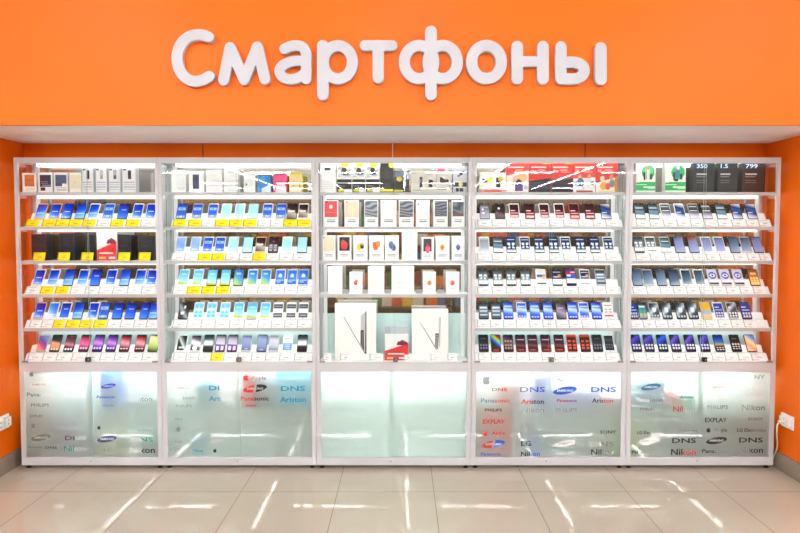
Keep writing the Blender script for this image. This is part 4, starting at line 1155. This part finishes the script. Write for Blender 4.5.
third = [(60, 119, 402, art('f6f7f8', ('b', .1, .92, .4, .96, 'f3ddc8'), ('d', .5, .65, .3, 1.5, 'f6e2cc'), ('b', .06, .12, .88, .94, '4a4e52'), *low3), 'champagne-fronted'),
         (130, 193, 402, art('f8f9fa', ('b', .12, .9, .4, .94, '2e2c30'), ('d', .5, .6, .26, 1.5, 'e04a50'), ('d', .4, .72, .16, 1.4, 'd85a62'), ('b', .45, .55, .42, .5, 'c43c44'), *low3), 'red-flower black-fronted'),
         (204, 270, 402, art('f4f5f9', ('d', .42, .55, .18, 1.4, 'eee02c'), ('d', .62, .58, .14, 1.2, '4a3c78'), ('b', .6, .7, .62, .72, 'e4c83c'), ('b', .3, .8, .36, .4, 'd8d484'), *low3), 'yellow-and-violet fish'),
         (279, 347, 402, art('f4f4f9', ('d', .45, .56, .2, 1.3, 'f08438'), ('d', .6, .66, .16, 1.2, 'f29a50'), ('d', .35, .66, .12, 1.2, 'ee7430'), ('b', .62, .72, .68, .76, 'f4a860'), *low3), 'orange-petal'),
         (352, 418, 402, art('f4f5fa', ('d', .45, .62, .18, 1.2, '6a86b8'), ('d', .62, .52, .16, 1.1, '5a74a8'), ('b', .5, .62, .42, .7, '7c94c0'), *low3), 'blue-feather'),
         (432, 505, 388, art('f8f9fa', ('b', .08, .92, .25, .95, 'f1f3f5'), ('l', .3, .7, .2, .24, 1, 'd8d0d0')), 'blank tall'),
         (526, 582, 410, art('f8f9fa', ('b', .12, .85, .4, .94, '4c4c52'), ('d', .5, .5, .2, 1.1, 'f0708c'), ('d', .5, .64, .12, 1.6, 'c05a70'), *low3), 'pink-flower grey-fronted'),
         (592, 656, 404, art('f2f3f8', ('d', .48, .54, .17, 1.5, 'f0b028'), ('d', .48, .54, .06, 1.5, 'c8902c'), *low3), 'small yellow-flower'),
         (668, 728, 404, art('f2f3f9', ('d', .48, .54, .17, 1.5, '6874c4'), ('d', .5, .58, .08, 1.3, '8c96d8'), *low3), 'violet-blue flower')]
for u0, u1, y0, fn, nm in third:
    B(PB, 2, u0, u1, yy(y0), 261.4, 2, 'f2f3f5', fn, '%s white phone box on third shelf of middle cabinet' % nm, 'phone box', G6, depth=.05, yf=4.36)
G7 = 'white boxes on the fourth shelf of the middle cabinet'
fourth = [(84, 151, 54, art('f8f9fa', ('b', .1, .9, .3, .9, 'f2f5f8'), ('l', .3, .7, .24, .28, 1, 'c8ccd0')), 'tall blank white box, first'),
          (186, 246, 80, art('f6f7f9', ('d', .48, .5, .16, 1.5, 'ee6a58'), ('d', .55, .58, .1, 1.3, 'f08a70'), ('l', .3, .7, .22, .28, 1, 'c8ccd0')), 'small red-flower white box'),
          (273, 348, 54, art('f8f9fa', ('b', .1, .9, .3, .92, 'f1f2f5'), ('l', .3, .7, .24, .28, 1, 'c8ccd0')), 'tall blank white box between red-flower and wide boxes'),
          (384, 490, 54, art('f8f9fa', ('b', .12, .68, .3, .9, 'eeedf2'), ('b', .69, .7, 0, 1, 'e2e4e8'), ('l', .2, .5, .22, .26, 1, 'c8ccd0')), 'wide blank white box'),
          (532, 592, 80, art('f6f7f9', ('d', .5, .5, .16, 1.5, 'f0a030'), ('d', .5, .46, .06, 1.3, 'b87c3c'), ('l', .3, .7, .22, .28, 1, 'c8ccd0')), 'small orange-flower white box'),
          (640, 703, 80, art('f6f7f9', ('d', .48, .5, .17, 1.5, 'f09080'), ('d', .48, .46, .09, 1.3, 'e8705c'), ('l', .3, .7, .22, .28, 1, 'c8ccd0')), 'small coral-flower white box')]
for u0, u1, y0, fn, nm in fourth:
    B(PB, 2, u0, u1, yz(y0), 295.2, 3, 'f2f3f5', fn, '%s on fourth shelf of middle cabinet' % nm, 'phone box', G7, depth=.05, yf=4.36)
mb = MB()
for n_, u in enumerate((166, 260, 366, 512, 616)):
    X = PX(up(2, u), 4.375, Z_SH[3])
    m_ = MB(); m_.prism_x([(4.37, 0), (4.40, 0), (4.392, .026), (4.378, .026)], X - .022, X + .022)
    org = (X, 4.385, Z_SH[3] + .0003)
    nm = ('between first tall box and red-flower box', 'between red-flower box and second tall box', 'before the wide box', 'between wide box and orange-flower box', 'between orange-flower and coral-flower boxes')[n_]
    o = link('card_holder', m_.data('card_holder', M['steel'], (X, 4.385, 0)), None, org)
    tag(o, 'small grey card holder %s, middle cabinet' % nm, 'card holder', 'grey card holders on the fourth shelf of the middle cabinet')
# laptop boxes
G8 = 'laptop boxes at the bottom of the middle cabinet'
for u0, u1, y0, nm, sx in ((118, 311, 230, 'larger white laptop box at the left', 0), (480, 650, 258, 'smaller white laptop box at the right', 0)):
    z = shelf_z(5) + .0004
    yf = 4.372
    o, w, h = B('laptop_box', 2, u0, u1, yz(y0), 361.6, 5, 'f4f4f5', art('f8f8f8'), '%s, bottom of middle cabinet' % nm, 'laptop box', G8, depth=.07, yf=yf, res=(4, 4))
    t = MB()
    L = lambda a, b: (-w / 2 + a * w, b * h)
    big = u0 == 118

    def poly(pts, col):
        t.face([(L(a, b)[0], -.0009 - .0002 * len(t.f) * .1, L(a, b)[1]) for a, b in pts], 0, lin(col))
    if big:
        poly([(.21, .765), (.222, .77), (.735, .12), (.725, .11)], '4a4c50')
        poly([(.62, .28), (.72, .14), (.745, .86), (.63, .79)], 'c4c8d0')
        poly([(.745, .86), (.768, .875), (.765, .10), (.73, .12)], '3a3c42')
        poly([(.62, .28), (.71, .16), (.70, .53), (.625, .53)], '2a2c30')
        for q in range(7):
            poly([(.64, .27 + q * .035), (.69, .23 + q * .042), (.69, .24 + q * .042), (.64, .28 + q * .035)], 'b8bcc4')
    else:
        poly([(.20, .77), (.212, .77), (.69, .22), (.675, .20)], '6a6c70')
        poly([(.72, .86), (.775, .84), (.77, .55), (.72, .55)], 'e2e4e8')
        poly([(.765, .86), (.79, .85), (.77, .24), (.75, .28)], '9a9ca2')
        poly([(.64, .28), (.72, .20), (.745, .53), (.64, .53)], '4a4c50')
        for q in range(7):
            poly([(.655, .27 + q * .036), (.73, .24 + q * .04), (.73, .25 + q * .04), (.655, .285 + q * .036)], 'ccd0d6')
    link('printed_laptop', t.data('printed_laptop', M['print']), o)
z5 = shelf_z(5)
for n_, (u, y, wd, nm) in enumerate(((80, 4.338, .058, 'at the corner left of the larger laptop box'), (168, 4.336, .078, 'before the larger laptop box'), (312, 4.338, .092, 'between the larger laptop box and the red card'), (462, 4.338, .055, 'between the red card and smaller laptop box'), (592, 4.336, .07, 'before the smaller laptop box'), (670, 4.338, .064, 'at the corner right of the smaller laptop box'))):
    X = PX(up(2, u), y, z5)
    price_card(2, 5, X, z5 + .0009, wd, .05, 'W', -.35, y, 'white price card %s' % nm, 'price cards at the bottom of the middle cabinet')
B('gadget_box', 2, 352, 412, yz(336), 361.6, 5, 'c4ccd4', art('ccd4da', ('b', 0, .4, 0, 1, 'c0c8d0'), ('b', .38, .4, 0, 1, 'a8b0b8'), ('l', .5, .9, .2, .8, 3, 'b8c0c8')), 'grey-white gadget box behind the red promotional card, middle cabinet', 'box', 'gadget boxes behind the red card', depth=.05, yf=4.40)
B('gadget_box', 2, 414, 460, yz(338), 361.6, 5, 'c8d0d8', art('d0d6dc', ('b', .3, .5, .5, .75, '3c444c'), ('b', .1, .9, .1, .2, 'b8c0c8')), 'narrow grey gadget box with dark mark behind the red card, middle cabinet', 'box', 'gadget boxes behind the red card', depth=.05, yf=4.40)
B('advert_card', 2, 352, 464, yz(372), 358.0, 5, 'f2f4f6', ADART, 'white and red promotional card between the laptop boxes', 'advert card', 'red and white promotional cards', depth=.012, yf=4.352, res=(32, 40))
# fourth, top shelf
G9 = 'boxes on the top shelf of the fourth cabinet'
B(PB, 3, 70, 192, yy(106), 193.2, 0, 'f6f6f4', art('f8f8f6', ('b', .1, .3, .5, .7, '202428'), ('d', .36, .68, .12, .8, 'e8ea18'), ('b', .64, .8, .25, .75, '24282c'), ('d', .8, .68, .1, .8, 'e0e018'), ('t', .16, .1, 0, .5, 'f2b4a4'), ('t', .26, -.12, .5, 1, 'f2b4a4'), ('b', .15, .85, .04, .12, 'e8644c')), 'white box with two phone pictures and yellow discs, fourth cabinet top shelf', 'box', G9)
DEER = [('t', .55, .18, 0, 1, 'f6efe9'), ('d', .45, .42, .16, 1.1, 'f2c8a0'), ('d', .72, .5, .2, 1.2, 'eec49a'), ('d', .55, .3, .14, 1, '4a4a86'), ('b', .38, .75, .04, .24, '7a5aa8'), ('d', .3, .3, .06, 1, '88b890'), ('b', .8, .98, .1, .2, 'b8c0dc')]
HILL = [('t', .38, .1, 0, 1, '1e1c34'), ('t', .30, .06, 0, 1, '24243e'), ('b', .0, 1, .12, .2, '3c4a6a'), ('b', 0, 1, 0, .1, '221c2e')]
KIDS = [('t', .46, .04, 0, 1, 'e8eef2'), ('d', .3, .5, .08, 1, 'e8b89a'), ('d', .72, .52, .08, 1, 'e2a888'), ('d', .32, .32, .16, 1, '5a7a9a'), ('d', .7, .32, .15, 1, 'dfe6ea'), ('b', .1, .5, .06, .2, 'cfe0e8'), ('b', .15, .9, 0, .06, 'c8443c'), ('d', .12, .3, .08, 1, '8ac0d0'), ('d', .88, .3, .08, 1, '5aa0a8')]
KID2 = [('t', .3, .22, 0, 1, 'f2ece6'), ('d', .3, .45, .1, 1, 'c0e0c8'), ('d', .72, .5, .1, 1, 'd8a080'), ('d', .75, .3, .14, 1, '9aa4b4'), ('d', .35, .22, .16, 1.1, 'f0b458'), ('d', .55, .2, .12, 1, 'e8604c'), ('b', .85, 1, 0, .5, 'd8a440'), ('b', .1, .9, 0, .06, 'e8d8a8')]
for n_, (u0, u1, pic, nm, head, tx) in enumerate(((194, 299, DEER, 'peach and purple drawing', 'e8544c', ()), (301, 404, HILL, 'dark hill picture, first of the pair', 'ea3222', (('20х', .08, .34, .66, .74, 'fbe6e2'),)), (406, 507, HILL, 'dark hill picture, second of the pair', 'ea3222', (('20х', .08, .34, .66, .74, 'fbe6e2'),)),
                                              (509, 613, KIDS, 'drawing of pale blue figures', 'e8402e', (('1х', .1, .26, .68, .77, 'fbe6e2'),)), (615, 718, KID2, 'drawing in yellow and orange', 'e23c2c', (('1х', .1, .26, .68, .77, 'fbe6e2'),)))):
    B('gift_box', 3, u0, u1, yy(57), 193.2, 0, 'd8302a', art(head, ('b', 0, 1, .93, 1, 'e2584c'), ('b', .08, .78, .81, .86, 'f8dcd6'), ('b', .45, .85, .66, .69, 'f4c8c0'), ('b', .4, .75, .72, .74, 'f6d2cc'), ('b', .6, 1, .93, 1, 'f2c070') if n_ in (1, 2) else ('b', 0, .01, 0, .01, head), *pic),
      'tall red box, %s, fourth cabinet top shelf' % nm, 'box', G9, res=(36, 48), texts=tx)
# rightmost, top shelf
G10 = 'boxes on the top shelf of the rightmost cabinet'
for n_, (u0, u1, nm) in enumerate(((74, 166, 'first'), (211, 308, 'second'))):
    B('gift_box', 4, u0, u1, yy(60), 193.2, 0, 'f4f8f4', art('fafcfa', ('d', .62, .68, .33, 1.35, '3cc878'), ('d', .62, .72, .25, 1.35, '6ce0a0') if not n_ else ('d', .6, .7, .24, 1.3, '48d080'), ('b', .55, .70, .42, .84, 'f4f2f2') if not n_ else ('d', .6, .64, .13, .8, '4a9ab0'), ('d', .62, .84, .08, 1.2, 'e8a098' if not n_ else 'f2f0ee'), ('b', .38, .46, .42, .68, '26342c'), ('b', .72, .82, .44, .62, '3a4a44'), ('b', .44, .64, .38, .46, '4a3058') if n_ else ('b', .48, .5, .42, .8, 'e8cfd0'),
      ('t', .34, .02, 0, 1, '30cc74'), ('b', 0, .55, .24, .27, 'eafaf0'), ('b', .4, 1, .12, .2, 'd8f2e4'), ('b', 0, 1, 0, .07, 'e4f8ec'), ('b', .1, .6, .1, .14, '2cc070')),
      'tall white-and-green box with figures, %s of two, rightmost cabinet' % nm, 'box', G10, res=(36, 48))
for n_, (u0, u1, tx, base) in enumerate(((345, 442, '350', '3a3d40'), (458, 552, '1.5', '3c3c3e'), (573, 682, '799', '40322c'))):
    B('gift_box', 4, u0, u1, yy(62), 193.2, 0, base, art(base, ('b', 0, .72, .8, 1, '24406c') if n_ != 1 else ('b', .15, .6, .78, 1, '2c3c58'), ('b', .12, .62, .6, .64, 'cfd2d4'), ('b', .12, .55, .52, .55, 'a8aaac'), ('l', .12, .6, .32, .46, 2, '8a8c8e'), ('b', .62, .9, .04, .1, 'dcdcdc'), ('t', .22, -.1, 0, 1, mixc(lin(base), (.03, .03, .03), .4))),
      'tall %s box with big blue-white numerals, %s of three, rightmost cabinet' % ('dark brown' if n_ == 2 else 'charcoal', ORD[n_]), 'box', G10, res=(30, 40), texts=((tx, .14, .66 if n_ != 1 else .5, .83, .97, 'dff0fa'),))

# ------------------------------------------------------------------ cartons behind the frosted doors
CART = [(0, 101, 118, 374, 0, '3a86ea', 'blue carton behind upper right frosted door of leftmost cabinet'),
        (0, 58, 71, 420, 1, '9a86ae', 'mauve carton low behind left frosted door of leftmost cabinet'), (0, 72, 88, 428, 1, '8a9cba', 'blue-grey carton low behind left frosted door of leftmost cabinet'),
        (0, 97, 117, 432, 1, 'd8d4b4', 'cream carton low behind right frosted door of leftmost cabinet'), (0, 138, 155, 432, 1, '8ac0be', 'pale teal carton low behind right frosted door of leftmost cabinet'),
        (0, 24, 50, 412, 1, 'b0aaa4', 'grey-brown carton in the lower corner of the leftmost cabinet'),
        (1, 198, 216, 384, 0, '4aa8cc', 'cyan carton behind left frosted door of second cabinet'), (1, 192, 203, 440, 1, '3aa0c4', 'small cyan carton low behind left frosted door of second cabinet'),
        (1, 242, 255, 375, 0, 'e8484a', 'red carton behind right frosted door of second cabinet'), (1, 256, 270, 380, 0, '5a5e70', 'dark grey carton between red and cyan ones, second cabinet'),
        (1, 276, 311, 373, 0, '48b8e0', 'wide cyan carton behind right frosted door of second cabinet'),
        (3, 500, 519, 386, 0, 'e89090', 'pink carton on upper shelf behind left frosted door, fourth cabinet'), (3, 534, 546, 378, 0, '8a9af0', 'lilac carton on upper shelf behind left frosted door, fourth cabinet'),
        (3, 552, 600, 392, 0, 'b0b4f4', 'wide pale blue carton behind right frosted door, fourth cabinet'), (3, 601, 618, 398, 0, 'f0b4bc', 'pale pink carton behind right frosted door, fourth cabinet'),
        (3, 482, 512, 413, 1, 'e84038', 'red carton low behind left frosted door, fourth cabinet'), (3, 530, 541, 438, 1, '4a90e0', 'blue carton low behind left frosted door, fourth cabinet'),
        (3, 610, 622, 424, 1, 'a8c06a', 'yellow-green carton low behind right frosted door, fourth cabinet'),
        (4, 642, 664, 382, 0, '7ab0d8', 'light blue carton behind left frosted door, rightmost cabinet'), (4, 668, 680, 396, 0, 'e85a64', 'red carton behind left frosted door, rightmost cabinet'),
        (4, 681, 694, 396, 0, '8ad8c4', 'mint carton behind left frosted door, rightmost cabinet'),
        (4, 631, 638, 424, 1, 'c8d060', 'narrow yellow-green carton in lower corner, rightmost cabinet'), (4, 668, 697, 426, 1, '84868c', 'grey carton low behind left frosted door, rightmost cabinet'),
        (4, 704, 733, 416, 1, '7c8080', 'dark grey carton low behind right frosted door, rightmost cabinet'), (4, 735, 766, 418, 1, '84827e', 'warm grey carton low behind right frosted door, rightmost cabinet')]
for ci, xa, xb, yt, low, colr, lab in CART:
    yf = YFR + .040
    z = (Z_MID + .0005) if not low else Z_BOT + .0305
    x0, x1 = max(PX(xa, yf, z), XB[ci] + .04), min(PX(xb, yf, z), XB[ci + 1] - .04)
    h = PZ(yt, yf) - z
    w = x1 - x0
    mb = MB()
    mb.box(-w / 2, w / 2, 0, .1, 0, h, 0, lin(colr))
    mb.box(-w / 2 + .001, w / 2 - .001, -.0005, 0, h * .46, h * .54, 0, mixc(lin(colr), (.8, .8, .8), .35))
    o = link('stored_carton', mb.data('stored_carton', M['print']), None, ((x0 + x1) / 2, yf + .002, z))
    tag(o, lab, 'carton', 'cartons behind the frosted doors')

# ------------------------------------------------------------------ wall sockets and cords
def socket(X, y0, y1, z0, z1, sgn, label, n):
    org = (X, (y0 + y1) / 2, z0)
    root = link('wall_socket', None, None, org)
    tag(root, label, 'socket')
    d = .012 * sgn
    mb = MB(); mb.box(min(X, X + d), max(X, X + d), y0, y1, z0, z1)
    link('cover_plate', mb.data('cover_plate', M['socket'], org), root)
    for q in range(n):
        ya = y0 + (y1 - y0) * (q + .12) / n
        yb = y0 + (y1 - y0) * (q + .88) / n
        mb = MB(); a, b = sorted((X + d, X + d * 2.6))
        mb.box(a, b, ya, yb, z0 + .015, z1 - .015)
        s_ = link('socket_insert', mb.data('socket_insert', M['socket'], org), root)
        mb = MB()
        for zz in (.35, .65):
            a, b = sorted((X + d * 2.6, X + d * 2.66))
            ym, zm = (ya + yb) / 2, z0 + (z1 - z0) * zz
            mb.box(a, b, ym - .004, ym + .004, zm - .004, zm + .004)
        link('pin_hole', mb.data('pin_hole', M['hole'], org), s_)


def wall_pt(px, py, X):
    u, v = (px - CX) / F, (CY - py) / F
    t = X / u
    return t * (v * ST + CT), H + (v * CT - ST) * t


ya, za = wall_pt(9, 420, XL + .01)
socket(XL, ya - .16, ya, za - .045, za + .045, 1, 'double white power socket low on the orange wall, left of the cabinets', 2)
ya, za = wall_pt(792.5, 424, XR - .01)
yb, zb = wall_pt(781, 424, XR - .01)
socket(XR, ya, min(yb, 4.33), za - .042, za + .042, -1, 'white power socket low on the orange wall right of the cabinets, cord plugged in', 1)
plug = (XR - .03, (ya + yb) / 2, za)
mb = MB()
cpts = smooth_path([plug, (XR - .045, 4.25, za - .03), (XR - .04, 4.265, za - .10), (XR - .022, 4.29, za - .2), (XR - .021, 4.36, .03), (XR - .021, 4.43, .006)], 6)
tube(mb, cpts, .0045)
o = link('power_cord', mb.data('power_cord', M['cord']))
tag(o, 'cream power cord drooping from the socket behind the rightmost cabinet', 'cord')
mb = MB(); tube(mb, [(plug[0] + .002, plug[1], plug[2]), (plug[0] - .022, plug[1], plug[2])], .014, 12); tube(mb, [(plug[0] - .022, plug[1], plug[2]), (plug[0] - .034, plug[1], plug[2] - .004)], .008, 12)
link('plug', mb.data('plug', M['socket']), o)
# thin cable above the middle cabinet
mb = MB(); xc = PX(392.5, 4.46, 2.08)
tube(mb, [(xc, 4.46, Z_TOP + .0005), (xc + .001, 4.462, 2.08), (xc, 4.46, ZS)], .0025)
tag(link('lamp_cable', mb.data('lamp_cable', M['socket'])), 'thin white cable rising from the middle cabinet to the soffit', 'cable')

# ------------------------------------------------------------------ hall behind the camera: fluorescent rows and far gondolas
def lamp_meshes(along_y):
    L = .65
    hb, tb = MB(), MB()
    if along_y:
        hb.box(-.06, .06, -L, L, .0, .04); tb.box(-.022, .022, -L + .02, L - .02, -.035, 0)
    else:
        hb.box(-L, L, -.06, .06, .0, .04); tb.box(-L + .02, L - .02, -.022, .022, -.035, 0)
    return hb.data('ceiling_light', M['ceil']), tb.data('tube', M['tube'])


my, mx_ = lamp_meshes(True), lamp_meshes(False)
ROWX = [-5.2, -2.6, .1, 3.0, 5.6]
ROWN_ = ['far left', 'left', 'central', 'right', 'far right']
for xi, X in enumerate(ROWX):
    Y, q = 1.5, 0
    while Y > -20:
        o = link('ceiling_light', my[0], None, (X, Y, 3.56))
        tag(o, 'white fluorescent ceiling light, %s lengthwise row of the hall, %s from the sign' % (ROWN_[xi], (ORD + ['later'])[min(q, 13)]), 'ceiling light', 'lengthwise fluorescent rows')
        link('tube', my[1], o)
        Y -= 1.62
        q += 1
for yi, Y in enumerate((-3.6, -8.0, -12.6, -16.9, -19.6)):
    X, q = -7.0, 0
    while X < 7.5:
        if min(abs(X - r) for r in ROWX) > .74:
            o = link('ceiling_light', mx_[0], None, (X, Y, 3.56))
            tag(o, 'white fluorescent ceiling light, %s crosswise row of the hall, %s from the left' % (ORD[yi], ORD[q]), 'ceiling light', 'crosswise fluorescent rows')
            link('tube', mx_[1], o)
            q += 1
        X += 1.4
GON = [('2b2d38', ['3a3c4c', '4a4450', '6a6a74', '24262e', '8a8478']), ('7a5a20', ['8a6a28', 'a07a30', '6a4a1c', '94782c', '7a6a30']), ('6a4a34', ['a88a30', 'b0402c', '8a8a7c', 'c8a03c', '5a6a4a']),
       ('5a5650', ['c8483c', '4a8a5a', 'd8c040', '3c68b0', 'd8d4cc', '8a3c34', 'e0803c']), ('54504e', ['b83c34', '4a9a6a', 'e8e2da', '4468a8', 'c8a848', 'd86a5c']), ('6a5450', ['8a6468', '9a7c70', 'b09088', '6a4a50', 'c0a060']),
       ('80501c', ['a06a24', '8a5a20', 'b87a30', '6a6048', 'a88a34'])]
gx = -8.2
for n_, (bk, cols) in enumerate(GON):
    w = 2.3
    org = (gx + w / 2, -4.3, 0)
    root = link('gondola', None, None, org)
    nm = ORD[n_]
    tag(root, 'shop gondola of %s tone across the aisle, %s in its row' % (('dark slate', 'olive brown', 'brown', 'taupe', 'grey', 'mauve', 'amber')[n_], nm), 'gondola', 'gondolas across the aisle')
    mb = MB(); mb.box(gx, gx + w - .02, -4.32, -4.28, 0, 2.35); link('back_board', mb.data('back_board', mat('gondola_board_' + nm, bk, .6), org), root)
    goods = MB()
    rnd = random.Random(n_)
    for s in range(5):
        z = .15 + s * .4
        mb = MB(); mb.box(gx, gx + w - .02, -4.279, -3.9, z - .03, z); link('shelf', mb.data('shelf', mat('gondola_shelf_' + nm, bk, .6), org), root)
        x = gx + .03
        while x < gx + w - .28:
            ww = rnd.uniform(.08, .24); hh = rnd.uniform(.18, .33)
            goods.box(x, x + ww, -4.2, -3.95, z + .0005, z + hh, 0, lin(rnd.choice(cols)))
            x += ww + rnd.choice((.005, .01, .05))
    o = link('shelf_goods', goods.data('shelf_goods', M['print']))
    tag(o, 'mixed packaged goods crowding the %s gondola across the aisle' % nm, 'goods', None, 'stuff')
    gx += w

# ------------------------------------------------------------------ light, colour management
w = bpy.data.worlds.new('world')
sc.world = w
w.use_nodes = True
bg = w.node_tree.nodes['Background']
bg.inputs[0].default_value = (1, .985, .97, 1)
bg.inputs[1].default_value = .5
vs = sc.view_settings
vs.view_transform = 'Standard'
vs.look = 'None'
vs.exposure = 0.34
vs.gamma = 1
vs.use_curve_mapping = False
cy = sc.cycles
cy.use_denoising = True
cy.max_bounces = 10
cy.transparent_max_bounces = 32
cy.glossy_bounces = 6
cy.transmission_bounces = 8
cy.sample_clamp_indirect = 60
cy.use_light_tree = True
